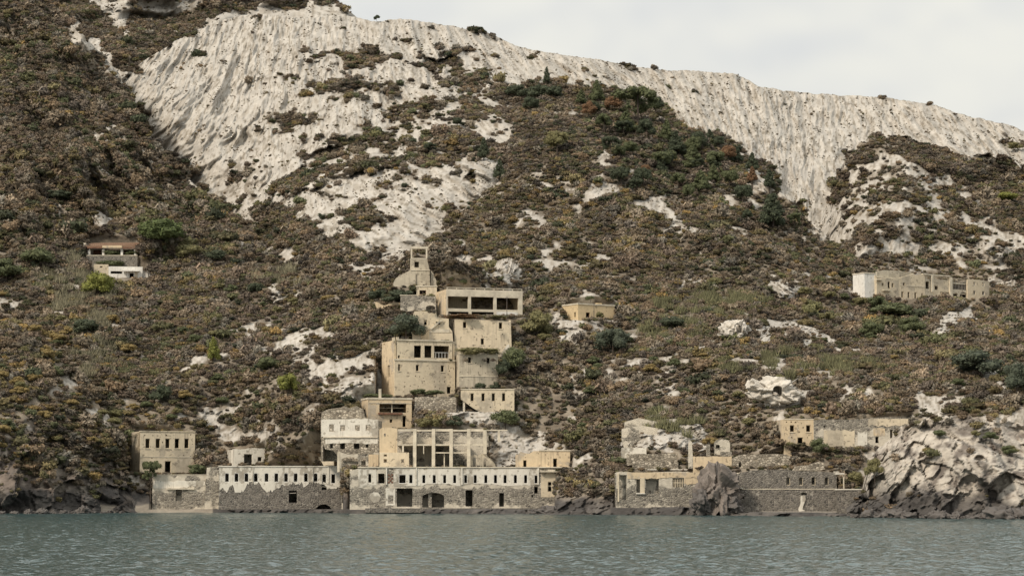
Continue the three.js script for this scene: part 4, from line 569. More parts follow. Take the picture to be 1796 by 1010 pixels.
{ const b = site('doorway_ruin', 'low cream topped stone ruin with a tall framed doorway beside the rock stack', 'ruin', [1081, 880, 418, 3]);
  b.front({ p: [[1081, 828], [1090, 827], [1110, 828.5], [1150, 828], [1185, 827], [1205, 827.5], [1228, 830], [1230, 882], [1081, 882]], h: [[1086.5, 833, 1099.5, 877, 0, 2], [1116.5, 839.5, 1123, 864, 0, 0], [1133, 840, 1156, 866, 0, 0], [1180, 838.5, 1200, 854.5, 0, 0]], m: M.stonePlaster, t: 0.6, down: 1.5 });
  b.front({ p: ragged(1101, 1229, 828.8, 838, 3, 6, 71, 0.4), m: M.peach, t: 0.08, z: 0.084, name: 'plaster_band' }); b.front({ p: ragged(1200.5, 1228, 838.5, 848, 4, 5, 72), m: M.peach, t: 0.08, z: 0.083, name: 'plaster_patch' });
  for (let i = 0; i < 6; i++) b.box([1182 + i * 3, 838.6, 1183.2 + i * 3, 854.4], -0.3, -0.2, M.cream, 'window_bar'); b.box([1180, 846, 1200, 847.2], -0.32, -0.19, M.cream, 'window_bar');
  b.box([1123.2, 838, 1131, 865], 0.003, 0.2, M.cream, 'pilaster'); b.box([1084, 830, 1086.3, 880], 0.003, 0.25, M.cream, 'door_post'); b.box([1116, 864.5, 1132, 866.5], 0.003, 0.35, M.white, 'sill');
  const r = b.rect([1081, 829, 1228, 882]); b.bx(r[0], r[2], r[1] - 1, r[3], -2.4, -1.8, M.stonePlaster, 'back_wall'); b.bx(r[0], r[2], r[3] - 0.25, r[3] - 0.02, -1.8, -0.62, M.concrete, 'roof'); b.box([1081, 880, 1228, 900], -2, -0.2, M.rubbleGrey, 'plinth'); }
{ const b = site('arched_stone_wall', 'high grey stone sea wall with four arched niches', 'wall', [1292, 899, 412, 2]);
  b.front({ p: [[1288, 834], [1300, 829], [1320, 825], [1380, 823], [1395, 826], [1430, 827], [1468, 828.5], [1469, 900], [1288, 900]], h: [...win([1383, 1405.5, 1427.5, 1450.5], 836.5, 851, 7.5, 2), [1406, 864, 1416, 868.3, 1, 0]], m: M.rubbleGrey, fm: M.cream, t: 0.7, down: 0.6 });
  const r = b.rect([1292, 829, 1468, 900]); b.bx(r[0], r[2], r[1], r[3], -1.9, -1.3, M.stonePlaster, 'back_wall'); b.bx(r[0], r[2], r[3] - 0.4, r[3] - 0.05, -3, -0.72, M.concrete, 'roof');
  b.front({ p: [[1405, 870], [1413, 869], [1414, 876], [1410, 886], [1408, 893], [1413, 896], [1402, 897], [1401, 893], [1405, 884]], m: M.white, t: 0.25, z: 0.26, name: 'chute' });
  b.box([1467, 826.5, 1473, 829.5], -2.5, 0.1, M.white, 'slab'); b.front({ p: [[1391, 825], [1396, 818], [1420, 815], [1436, 810], [1446, 813], [1447, 823], [1432, 826.5]], m: M.stonePale, t: 0.6, z: -1.2, name: 'upper_wall' });
  b.box([1300, 857, 1469, 858.4], 0.003, 0.09, M.concrete, 'string_course'); b.box([1292, 855, 1304, 857], 0.003, 0.8, M.white, 'ledge'); b.box([1340, 897, 1490, 903], -1, 2.2, M.drygrey, 'quay'); }
{ const b = site('sea_wall_end', 'low end of the stone sea wall with a pale coping beside the pale headland', 'wall', [1469.5, 901, 409]);
  b.front({ p: [[1469.5, 860], [1500, 859], [1526, 859], [1528, 866], [1520, 884], [1512, 903], [1469.5, 903]], m: M.rubbleGrey, t: 0.9, down: 0.6 }); b.box([1466, 857.4, 1527, 859.4], -0.9, 0.15, M.white, 'coping'); b.box([1480, 832, 1481.6, 857], -2, -1.6, M.concrete, 'post'); b.box([1466, 829.6, 1482, 832], -2.6, -1.2, M.white, 'slab'); }
{ const b = site('peach_terrace_wall', 'peach plastered terrace wall above the rock stack', 'wall', [1216, 822, 424]);
  b.front({ p: ragged(1216, 1284, 801, 824, 2, 6, 81, 1), m: M.peach, t: 0.6, down: 1 });
  b.front({ p: [[1284.2, 804], [1300, 797], [1330, 797], [1360, 796], [1380, 797], [1387, 801], [1388, 823], [1284.2, 824]], h: [[1296, 810, 1301, 819, 0, 0]], m: M.stonePale, t: 0.6, z: -0.1, down: 1, name: 'rubble_section' });
  b.front({ p: [[1208, 802], [1208, 776], [1212, 773], [1214, 776], [1215.6, 803], [1215.6, 822], [1208, 822]], m: M.stonePlaster, t: 0.7, name: 'pier' }); b.box([1240, 779, 1246, 800], -1.4, -0.7, M.stonePlaster, 'pier'); b.box([1264, 792, 1284, 800.6], -1.2, -0.5, M.stonePlaster, 'base_course');
  b.front({ p: [[1254, 798], [1254, 776], [1259, 771], [1270, 770], [1278, 772], [1281, 778], [1281, 798]], h: [[1256, 780, 1263, 786, 1, 0]], m: M.stonePlaster, t: 1.4, z: -0.7, name: 'turret' });
  const r = b.rect([1254, 776, 1266, 790], -2.2); b.bx(r[0], r[2], r[1], r[3], -2.5, -2.15, M.stonePlaster, 'back_wall'); }
{ const b = site('terrace_steps', 'stack of pale stone terraces above the doorway ruin', 'wall', [1091, 823, 425]);
  b.front({ p: ragged(1110, 1190, 811, 824, 2, 6, 82, 2), m: M.stonePale, t: 1.2, down: 0.8, name: 'terrace' }); b.front({ p: ragged(1100, 1188, 797, 812, 2, 7, 83, 2), m: M.stonePale, t: 1.2, z: -1.3, down: 0.5, name: 'terrace' }); b.front({ p: ragged(1091, 1134, 786, 799, 2, 5, 84, 2), m: M.white, t: 1.2, z: -2.6, down: 0.5, name: 'terrace' }); b.box([1188, 824, 1216, 828], -3, 0, M.stonePale, 'ledge'); b.box([1136, 822.5, 1215, 824.5], -2, 0.3, M.white, 'ledge'); }
{ const b = site('dry_stone_bank', 'grey dry stone bank sloping across the scrub above the stone terraces', 'wall', [1088, 785, 436.5]);
  const mk = (p, z, name) => { const w = b.front({ p, m: M.stonePlaster, t: 1.4, z, name }); return w; };
  mk([[1090, 768], [1130, 764], [1190, 772], [1236, 780], [1240, 786], [1095, 786]], 0, 'course'); mk([[1091, 752], [1125, 746], [1180, 756], [1222, 766], [1238, 778], [1091, 772]], -1.6, 'course'); mk([[1096, 740], [1120, 733], [1165, 742], [1205, 752], [1225, 766], [1096, 758]], -3.2, 'course'); }
// poles
for (const [x, y0, y1, d, l] of [[1042, 530, 566, 503, 'thin dark pole standing against the ochre house'], [889, 520, 575, 496, 'thin pole rising in front of the three bay hall'], [1190, 485, 540, 525, 'thin pole in the scrub right of the ochre house']]) { const a = at(x, y1, d), c = at(x, y0, d), h = c.y - a.y; const m = new THREE.Group(); m.name = numbered('utility_pole'); tag(m, l, 'pole'); m.position.copy(a); const s = new THREE.Mesh(new THREE.CylinderGeometry(0.06, 0.1, h, 7), M.pole); s.position.y = h / 2; s.name = 'shaft'; const k = new THREE.Mesh(new THREE.BoxGeometry(0.7, 0.08, 0.08), M.pole); k.position.y = h - 0.35; k.name = 'crossarm'; m.add(s, k); shade(m); scene.add(m); }
// ---------- rocks ----------
M.rockPale = new THREE.MeshStandardMaterial({ color: new THREE.Color().setRGB(0.74, 0.69, 0.61), map: groundTex.map, bumpMap: groundTex.bump, bumpScale: 0.5, roughness: 0.97 });
M.rockDark = new THREE.MeshStandardMaterial({ color: new THREE.Color().setRGB(0.16, 0.145, 0.135), map: groundTex.map, bumpMap: groundTex.bump, bumpScale: 0.5, roughness: 0.9 });
M.rockMid = new THREE.MeshStandardMaterial({ color: new THREE.Color().setRGB(0.25, 0.215, 0.19), map: groundTex.map, bumpMap: groundTex.bump, bumpScale: 0.5, roughness: 0.95 });
function rockGeo(rx, ry, rz, seed, det = 14) {
  const g0 = new THREE.IcosahedronGeometry(1, det); g0.deleteAttribute('uv'); g0.deleteAttribute('normal'); const g = mergeVertices(g0, 1e-4), p = g.attributes.position, v = new THREE.Vector3(), uv = new Float32Array(p.count * 2), S = seed * 7.3;
  for (let i = 0; i < p.count; i++) { v.fromBufferAttribute(p, i); const k = 0.86 + 0.5 * facets(v.x + S, v.y, v.z, 0.75) + 0.2 * facets(v.x - S, v.y + S, v.z, 0.3) + 0.25 * fbm(v.x * 1.6 - S, v.y * 1.6 + S, v.z * 1.6, 2); p.setXYZ(i, v.x * rx * k, v.y * ry * k, v.z * rz * k); uv[i * 2] = v.x * rx * k + v.z * rz; uv[i * 2 + 1] = v.y * ry * k + v.z * rz * 0.4; }
  g.setAttribute('uv', new THREE.BufferAttribute(uv, 2)); g.computeVertexNormals(); return g;
}
function rock(name, label, group, px, py, w, h, d, mat, seed, det) { const D = d || frontAt(px, py), k = D / FOCAL, p = at(px, py, D); const m = new THREE.Mesh(rockGeo(w * k / 2, h * k / 2, Math.min(w, h * 1.6) * k / 2.2, seed, det), mat); m.name = numbered(name); tag(m, label, 'rock', group); m.position.copy(p); shade(m); scene.add(m); return m; }
rock('rock_stack', 'big brown grey rock stack standing at the waterline between the stone ruins', null, 1258, 866, 84, 92, 411, M.rockMid, 3, 26);
rock('rock_stack', 'dark boulder leaning on the left foot of the rock stack', null, 1232, 884, 34, 46, 409, M.rockDark, 4);
rock('rock_stack', 'dark undercut boulder on the right foot of the rock stack', null, 1284, 890, 40, 38, 409, M.rockDark, 5);
{ // cave door and tunnel mouth cut into white rock
  const ev = new Evaluator(); ev.attributes = ['position', 'normal', 'uv']; ev.useGroups = false;
  for (const [x, y, w, h, hx, hy, hw, hh, arch, label, seed] of [[1287, 583, 52, 46, 1295, 577, 11, 17, 0, 'white rock face with a square cave door', 21], [1360, 690, 96, 54, 1361, 686, 17, 17, 2, 'broad white rock face with a small round topped tunnel mouth', 23]]) {
    const d = frontAt(x, y + h / 3) + 0.3, k = d / FOCAL, b = site('cave_rock', label, 'rock', [x, y, d]);
    const A = new Brush(rockGeo(w * k / 2, h * k / 2, 3.6, seed, 24)); A.updateMatrixWorld(); const e = panel(holePts(b.rect([hx - hw / 2, hy - hh / 2, hx + hw / 2, hy + hh / 2]), arch), [], 9); e.translate(0, 0, -2.4); const B = new Brush(e); B.updateMatrixWorld();
    b.add(ev.evaluate(A, B, SUBTRACTION).geometry, M.rockPale, 'rock_face');
  }
}
{ const R = rngOf(515), v = [0, 1, 2, 3].map((i) => rockGeo(1, 0.8, 0.9, 60 + i, 8));
  const run = (x0, x1, n, mat, label, group, s0, s1, dd = 0) => { for (let i = 0; i < n; i++) { const px = lerp(x0, x1, (i + R() * 0.8) / n), s = lerp(s0, s1, R() * R()), y = waterline(px), p = at(px, y, shoreDist(px) - 0.5 + dd + R() * 1.5); const m = new THREE.Mesh(v[i % 4], mat); m.name = numbered('shore_rock'); tag(m, label, 'rock', group); m.position.set(p.x, s * 0.15, p.z); m.rotation.y = R() * 6.3; m.scale.set(s * (0.9 + R() * 0.7), s * (0.7 + R() * 0.5), s); shade(m); scene.add(m); } };
  run(0, 215, 16, M.rockDark, 'dark boulder at the foot of the dark headland', 'boulders under the dark headland', 0.5, 2.4, -12);
  run(232, 380, 12, M.rockMid, 'small stone on the narrow shingle beach', 'stones on the shingle beach', 0.2, 0.6);
  run(585, 640, 6, M.rockMid, 'grey boulder below the stone doorway wall', 'boulders below the doorway wall', 0.5, 1.3);
  run(930, 1085, 18, M.rockDark, 'dark boulder between the waterfront range and the doorway ruin', 'boulders between the ruins', 0.6, 2.4);
  run(1090, 1225, 12, M.rockDark, 'dark boulder under the doorway ruin', 'boulders under the doorway ruin', 0.5, 1.8);
  run(1500, 1800, 26, M.rockDark, 'dark boulder at the foot of the pale headland', 'boulders under the pale headland', 0.6, 3.0, -12); }

// ---------- plants ----------
const leafMat = (rough = 0.9) => new THREE.MeshStandardMaterial({ vertexColors: true, roughness: rough, side: THREE.DoubleSide });
M.leaf = leafMat(); M.scrub = leafMat(0.95);
function leafCloud(lobes, n, size, R, stretch = 1, cvar = 0.35) { // loose leaves through the outer half of each lobe
  const pos = [], col = []; const tot = lobes.reduce((s, l) => s + l[3] * l[3], 0), v = new THREE.Vector3(), a = new THREE.Vector3(), b = new THREE.Vector3(), c = new THREE.Vector3();
  for (const [x, y, z, r, sy = 0.85] of lobes) { const k = Math.round(n * r * r / tot); for (let i = 0; i < k; i++) {
    v.set(R() * 2 - 1, R() * 2 - 1, R() * 2 - 1).normalize(); const q = r * (0.72 + 0.34 * Math.sqrt(R())); const cx = x + v.x * q, cy = y + v.y * q * sy, cz = z + v.z * q;
    a.set(R() - 0.5, R() - 0.5, R() - 0.5).addScaledVector(v, -0.35).normalize(); b.crossVectors(a, v).normalize(); const s = size * (0.6 + 0.8 * R()), t = s * stretch, m = 1 - cvar + 2 * cvar * R();
    pos.push(cx + a.x * t, cy + a.y * t, cz + a.z * t, cx - a.x * t * 0.5 + b.x * s * 0.6, cy - a.y * t * 0.5 + b.y * s * 0.6, cz - a.z * t * 0.5 + b.z * s * 0.6, cx - a.x * t * 0.5 - b.x * s * 0.6, cy - a.y * t * 0.5 - b.y * s * 0.6, cz - a.z * t * 0.5 - b.z * s * 0.6);
    for (let w = 0; w < 3; w++) col.push(m, m, m); } }
  const g = new THREE.BufferGeometry(); g.setAttribute('position', new THREE.Float32BufferAttribute(pos, 3)); g.setAttribute('color', new THREE.Float32BufferAttribute(col, 3)); g.computeVertexNormals(); return g;
}
function coreOf(lobes, f, R) { const gs = lobes.map(([x, y, z, r, sy = 0.85]) => { const g = new THREE.IcosahedronGeometry(r * f, 1); g.deleteAttribute('uv'); const p = g.attributes.position; for (let i = 0; i < p.count; i++) { const X = p.getX(i), Y = p.getY(i), Z = p.getZ(i), k = 1 + 0.35 * n3(X * 2 / r + x * 9, Y * 2 / r, Z * 2 / r + z * 5); p.setXYZ(i, x + X * k, y + Y * k * sy, z + Z * k); } g.setAttribute('color', new THREE.Float32BufferAttribute(new Float32Array(p.count * 3).fill(0.8), 3)); g.computeVertexNormals(); return g; }); return mergeGeometries(gs); }
function bushLobes(R, n, spread = 0.62) { const L = [[0, 0.35, 0, 0.52, 0.8]]; for (let i = 0; i < n; i++) { const a = R() * 6.3, q = spread * (0.4 + 0.6 * R()); L.push([Math.cos(a) * q, 0.18 + 0.45 * R(), Math.sin(a) * q, 0.26 + 0.2 * R(), 0.8]); } return L; }
const bushGeo = [0, 1, 2, 3, 4, 5].map((k) => { const R = rngOf(900 + k), L = bushLobes(R, 5 + (k % 3)); return mergeGeometries([coreOf(L, 0.74, R), leafCloud(L, 190, 0.14, R, 1.3, 0.4)]); });
const twigGeo = [0, 1].map((k) => { const R = rngOf(950 + k), L = bushLobes(R, 6); return mergeGeometries([coreOf(L, 0.66, R), leafCloud(L, 240, 0.13, R, 2.6, 0.45)]); });
const tuftGeo = [0, 1].map((k) => { const R = rngOf(970 + k), pos = [], col = []; for (let i = 0; i < 70; i++) { const x = (R() - 0.5) * 1.3, z = (R() - 0.5) * 1.3, h = 0.5 + R() * 0.9, dx = (R() - 0.5) * 1.3, dz = (R() - 0.5) * 1.0, w = 0.07, m = 0.6 + 0.7 * R(), c = Math.cos(i), s = Math.sin(i); pos.push(x - w * c, -0.1, z - w * s, x + w * c, -0.1, z + w * s, x + dx, h, z + dz); for (let q = 0; q < 3; q++) col.push(m, m, m); } const g = new THREE.BufferGeometry(); g.setAttribute('position', new THREE.Float32BufferAttribute(pos, 3)); g.setAttribute('color', new THREE.Float32BufferAttribute(col, 3)); g.computeVertexNormals(); return g; });

const near = (px, py, x, y, rx, ry) => sstep(1, 0.3, ((px - x) / rx) ** 2 + ((py - y) / ry) ** 2);
const TONE = { grey: [0.21, 0.178, 0.136], brown: [0.174, 0.134, 0.09], mauve: [0.156, 0.125, 0.098], olive: [0.15, 0.128, 0.064], gold: [0.22, 0.16, 0.066], green: [0.098, 0.1, 0.048], dark: [0.052, 0.06, 0.033], straw: [0.27, 0.228, 0.14], meadow: [0.2, 0.18, 0.088] };
function toneAt(px, py, p, R) { // which plants grow where
  const g = fbm(p.x / 15, p.y / 12, p.z / 15, 3), h = fbm(p.x / 34 + 9, p.y / 28, p.z / 34, 2);
  const spur = near(px, py, 1200, 270, 300, 130), left = near(px, py, 60, 800, 260, 280), mid = near(px, py, 1000, 390, 240, 120);
  const w = { grey: 1.0 + 1.2 * sstep(0, 0.4, -g), brown: 1.9, mauve: 0.6 + 1.2 * sstep(0, 0.35, h) + 0.8 * spur, olive: 0.8 + 1.4 * sstep(0, 0.4, g) + 1.0 * mid + 0.8 * left, gold: 0.12 + 0.5 * sstep(0.1, 0.4, g) * (py > 330 ? 1 : 0.15) + 0.7 * mid + 0.5 * left, green: 0.3 + 0.8 * sstep(0, 0.4, -h) + 0.8 * spur, dark: 0.12 + 0.5 * spur };
  if (py < 330 && px < 480) { w.gold *= 0.3; w.olive *= 0.6; w.green *= 0.9; }
  let t = 0; for (const k in w) t += w[k]; let r = R() * t; for (const k in w) { r -= w[k]; if (r <= 0) return k; } return 'brown';
}
const strawAt = (px, py) => Math.max(near(px, py, 130, 500, 90, 60), near(px, py, 170, 620, 60, 90) * 0.8, near(px, py, 510, 485, 80, 16), near(px, py, 1400, 640, 190, 26), near(px, py, 1250, 535, 120, 22), near(px, py, 180, 670, 40, 26), near(px, py, 1200, 745, 110, 30) * 0.5, near(px, py, 1170, 580, 90, 30) * 0.5);
const bins = new Map(); const BIN = (k) => { if (!bins.has(k)) bins.set(k, []); return bins.get(k); };
const inFoot = (px, py, m) => cutList.some(([a, t, c, b]) => px > a - m && px < c + m && py > t - 2 && py < b + 1);
{ const R = rngOf(4242), A = new THREE.Vector3(), B = new THREE.Vector3(), C = new THREE.Vector3();
  for (const L of LAYERS) { const W = L.nx + 1; for (let j = L.back; j < L.back + L.ny; j++) for (let i = 0; i < L.nx; i++) {
    const o = j * W + i, px = L.PXY[o * 2], py = L.PXY[o * 2 + 1]; if (px < -120 || px > 1920 || py < -80) continue;
    A.fromArray(L.pos, o * 3); B.fromArray(L.pos, (o + 1) * 3).sub(A); C.fromArray(L.pos, (o + W) * 3).sub(A); const len = C.length(); if (B.length() > 16 || len > 16) continue;
    const area = Math.min(B.cross(C).length(), 9), b = L.bare[o], f = fbm(A.x / 6, A.y / 6, A.z / 6, 2);
    const cover = 1 - sstep(0.24, 0.5, b + patchy(A));
    let dens = 0.05 + 0.8 * cover; const white = b > 0.5 && cover < 0.3; if (white) { const st = px - (L.name === 'pumice_mountain' ? lean(px) : 0) * (py - 120); dens = 0.9 * sstep(0.05, 0.4, fbm(st / 9, py / 22, 7.7, 3) + 0.2 * f) + 0.3 * (1.05 - b); };
    if (L.name === 'far_peak' && px > 420) dens *= 0.5;
    if (L.name === 'pale_headland') dens = py < L.top(px) + 10 ? 0.35 * sstep(-0.1, 0.2, f) : 0.012; if (L.name === 'dark_headland' && A.y < 14) dens *= sstep(2, 14, A.y + 5 * f) * 0.8;
    if (L.name === 'lower_slope' && A.y < 3.5) dens = 0;
    if (near(px, py, 520, 780, 36, 26) > 0.3) dens *= 0.3;
    let n = area * dens; n = Math.floor(n) + (R() < n % 1 ? 1 : 0);
    while (n-- > 0) {
      const u = R(), v = R(), p = A.clone().addScaledVector(B.fromArray(L.pos, (o + 1) * 3).sub(A), u).addScaledVector(C.fromArray(L.pos, (o + W) * 3).sub(A), v);
      const d = -p.z; if (d > frontAt(px, py) + 7) continue; const inside = inFoot(px, py, 3); if (inside && px < 270 && py < 500) continue; if (px > 150 && px < 265 && py >= 486 && py < 497) continue;
      const straw = 0.75 * strawAt(px, py) * sstep(-0.05, 0.2, fbm(p.x / 5, p.y / 4, p.z / 5 + 11, 3));
      if (R() < straw) { for (let z = 0; z < 2; z++) BIN(px > 900 ? 'meadow' : 'straw').push([p.clone().add(new THREE.Vector3(R() - 0.5, 0, R() - 0.5)), 0.8 + R() * 1.1, R() * 6.3, 0.7 + 0.5 * R(), 0]); continue; }
      let s = white ? (0.18 + 0.75 * R() * R() * R()) * (1 + fbm(p.x / 7, p.y / 6, p.z / 7 + 20, 2)) : (0.62 + 1.9 * R() * R() * R() + 0.5 * R()) * (1 + 1.0 * fbm(p.x / 11, p.y / 9, p.z / 11 + 40, 2)); const k = white ? (R() < 0.7 ? 'brown' : 'olive') : toneAt(px, py, p, R);
      if (L.name === 'far_peak' || L.name === 'scrub_hillside') s *= 1.25; if (inside) s = Math.min(s, 0.7); if (k === 'green' || k === 'dark') s *= 1.15;
      BIN(k).push([p, s, R() * 6.3, (0.55 + 0.75 * R()) * (1 + 1.0 * fbm(p.x / 11 + 60, p.y / 9, p.z / 11, 3)), R()]);
    } } } }
const KIND = { grey: ['dry_scrub', 'grey dry leafless scrub spread over the hillsides'], brown: ['brown_scrub', 'brown scrub covering most of the hillsides'], mauve: ['heath_scrub', 'purplish brown heath scrub patches on the hillsides'], olive: ['olive_scrub', 'olive green scrub patches on the hillsides'], gold: ['golden_scrub', 'golden yellow scrub scattered on the lower slopes'], green: ['green_scrub', 'green leafy scrub scattered on the hillsides'], dark: ['evergreen_scrub', 'dark evergreen scrub scattered on the hillsides'], straw: ['straw_grass', 'pale straw coloured tall grass below the villas'], meadow: ['meadow_grass', 'olive green tall grass in bands on the slope under the long ruined villa'] };
{ const m4 = new THREE.Matrix4(), q = new THREE.Quaternion(), e = new THREE.Euler(), S = new THREE.Vector3(), c = new THREE.Color(); let total = 0;
  for (const [k, list] of bins) { const geos = k === 'straw' || k === 'meadow' ? tuftGeo : k === 'grey' || k === 'mauve' ? [...twigGeo] : [bushGeo[0], bushGeo[1], bushGeo[2], bushGeo[3], bushGeo[4], bushGeo[5]];
    const [nm, label] = KIND[k], holder = new THREE.Group(); holder.name = nm; tag(holder, label, k === 'straw' || k === 'meadow' ? 'grass' : 'scrub', null, 'stuff');
    geos.forEach((g, gi) => { const part = list.filter((_, i) => i % geos.length === gi); const im = new THREE.InstancedMesh(g, M.scrub, part.length); im.name = k === 'straw' || k === 'meadow' ? 'tuft' : 'bushes'; im.userData.kind = 'stuff';
      part.forEach(([p, s, a, b, h], i) => { e.set((h - 0.5) * 0.4, a, (b - 1) * 0.3); q.setFromEuler(e); S.set(s * (0.85 + 0.4 * h), s * (0.75 + 0.45 * (b - 0.6)), s); m4.compose(p, q, S); im.setMatrixAt(i, m4); const t = TONE[k]; c.setRGB(t[0] * b * (0.92 + 0.16 * h), t[1] * b, t[2] * b * (1.08 - 0.16 * h)); im.setColorAt(i, c); });
      im.castShadow = im.receiveShadow = true; holder.add(im); total += part.length; });
    scene.add(holder); }
  console.log('scrub', total); }

// individual bushes and trees
function trunkGeo(h, r, R, lean = 0.1, limbs = 5) { const gs = []; const tube = (a, b, r0, r1) => { const d = b.clone().sub(a), g = new THREE.CylinderGeometry(r1, r0, d.length(), 7); g.translate(0, d.length() / 2, 0); g.applyQuaternion(new THREE.Quaternion().setFromUnitVectors(new THREE.Vector3(0, 1, 0), d.normalize())); g.translate(a.x, a.y, a.z); gs.push(g); }; const a = new THREE.Vector3(0, -0.3, 0), b = new THREE.Vector3(lean * h * 0.5, h * 0.55, 0), c = new THREE.Vector3(lean * h, h, lean * h * 0.4); tube(a, b, r, r * 0.75); tube(b, c, r * 0.75, r * 0.3); for (let i = 0; i < limbs; i++) { const t = 0.35 + 0.6 * i / limbs, o = new THREE.Vector3().lerpVectors(a, c, t), an = i * 2.4 + R(); tube(o, o.clone().add(new THREE.Vector3(Math.cos(an) * h * 0.36, h * 0.2, Math.sin(an) * h * 0.36)), r * 0.38, r * 0.12); } return mergeGeometries(gs); }
function crownLobes(kind, R) { const L = []; if (kind === 'round') { for (let i = 0; i < 26; i++) { const a = R() * 6.3, t = Math.acos(R() * 1.5 - 0.5), q = 0.36 * (0.6 + 0.4 * R()); L.push([Math.sin(t) * Math.cos(a) * q, 0.56 + Math.cos(t) * q * 0.85, Math.sin(t) * Math.sin(a) * q, 0.12 + 0.06 * R(), 0.8]); } }
  else if (kind === 'umbrella') { for (let i = 0; i < 20; i++) { const a = R() * 6.3, q = 0.42 * Math.sqrt(R()); L.push([Math.cos(a) * q, 0.86 - q * q * 0.6 - 0.14 * R(), Math.sin(a) * q, 0.1 + 0.05 * R(), 0.6]); } for (let i = 0; i < 7; i++) { const a = R() * 6.3, q = 0.2 + 0.25 * R(); L.push([Math.cos(a) * q, 0.35 + 0.25 * R(), Math.sin(a) * q, 0.08 + 0.04 * R(), 0.6]); } }
  else if (kind === 'cone') { for (let i = 0; i < 26; i++) { const y = i / 26, a = i * 2.4 + R(), q = 0.34 * (1 - y * 0.9) * (0.6 + 0.4 * R()); L.push([Math.cos(a) * q, 0.14 + 0.8 * y, Math.sin(a) * q, 0.15 * (1.1 - y * 0.75), 0.7]); } }
  else for (let i = 0; i < 18; i++) { const a = R() * 6.3, q = 0.4 * Math.sqrt(R()); L.push([Math.cos(a) * q, 0.25 + 0.5 * R() * (1 - q), Math.sin(a) * q, 0.15 + 0.1 * R(), 0.8]); }
  return L; }
const CROWN = {}; for (const [k, n, size, st] of [['round', 3600, 0.022, 1.7], ['umbrella', 2600, 0.023, 1.7], ['cone', 2400, 0.025, 1.7], ['shrub', 2000, 0.034, 1.2]]) CROWN[k] = [0, 1, 2].map((i) => { const R = rngOf(1500 + i * 7 + n), L = crownLobes(k, R); return { crown: mergeGeometries([coreOf(L, 0.72, R), leafCloud(L, n, size, R, st, 0.35)]), trunk: trunkGeo(k === 'umbrella' ? 0.8 : k === 'shrub' ? 0.4 : 0.7, k === 'shrub' ? 0.02 : 0.028, R, (R() - 0.5) * 0.15) }; });
const crownMats = {}; const crownMat = (t) => crownMats[t] || (crownMats[t] = new THREE.MeshStandardMaterial({ vertexColors: true, roughness: 0.9, side: THREE.DoubleSide, color: new THREE.Color().setRGB(...({ pine: [0.1, 0.13, 0.045], deep: [0.062, 0.076, 0.043], bright: [0.2, 0.21, 0.05], mid: [0.105, 0.12, 0.055], bluish: [0.075, 0.09, 0.06], rust: [0.2, 0.115, 0.06], gold: [0.28, 0.21, 0.085], olive: [0.19, 0.175, 0.08] })[t]) }));
let treeN = 0;
function plant(name, label, cat, kind, tone, px, base, w, h, group, d) { const v = CROWN[kind][treeN++ % 3], D = d || frontAt(px, base) - 0.4, k = D / FOCAL, g = new THREE.Group(); g.name = numbered(name); tag(g, label, cat, group); g.position.copy(at(px, base, D)); const H = h * k, Wd = w * k * (kind === 'shrub' ? 0.9 : kind === 'cone' ? 1.15 : w > 60 ? 1.3 : 1.1); g.rotation.y = treeN * 1.7; const c = new THREE.Mesh(v.crown, crownMat(tone)); c.name = 'crown'; c.scale.set(Wd, H, Wd); const t = new THREE.Mesh(v.trunk, M.bark); t.name = 'trunk'; t.scale.set(Wd, H, Wd); g.add(t, c); shade(g); scene.add(g); return g; }
plant('pine_tree', 'big round green pine beside the tiled villa', 'tree', 'round', 'pine', 281, 446, 84, 68, null, 586);
plant('garden_tree', 'spreading light green tree beside the big round pine', 'tree', 'shrub', 'olive', 335, 456, 60, 38, null, 586);
plant('pine_tree', 'small pine leaning over the retaining wall below the tall cream house', 'tree', 'umbrella', 'mid', 263, 862, 34, 62, null, 465.5);
plant('pine_tree', 'bright green young pine alone in brown scrub left of the stepped ruin', 'tree', 'cone', 'bright', 373, 632, 30, 44);
plant('pine_tree', 'tall umbrella pine on the crest of the wooded spur', 'tree', 'umbrella', 'mid', 1120, 222, 66, 82, null);
plant('pine_tree', 'small layered conifer against the white slope above the wooded spur', 'tree', 'cone', 'deep', 959, 146, 18, 32);
plant('pine_tree', 'yellow green round pine in the middle of the scrub spur', 'tree', 'round', 'olive', 977, 272, 46, 48);
plant('pine_tree', 'russet dying tree below the tall umbrella pine', 'tree', 'round', 'rust', 1078, 200, 36, 36);
for (const [x, y, w, h] of [[915, 172, 40, 30], [945, 176, 50, 36], [970, 172, 36, 30], [900, 168, 30, 24], [930, 192, 34, 30]]) plant('pine_tree', 'dark green pine in the clump at the left end of the spur crest', 'tree', 'shrub', 'deep', x, y, w, h, 'pine clump on the spur crest');
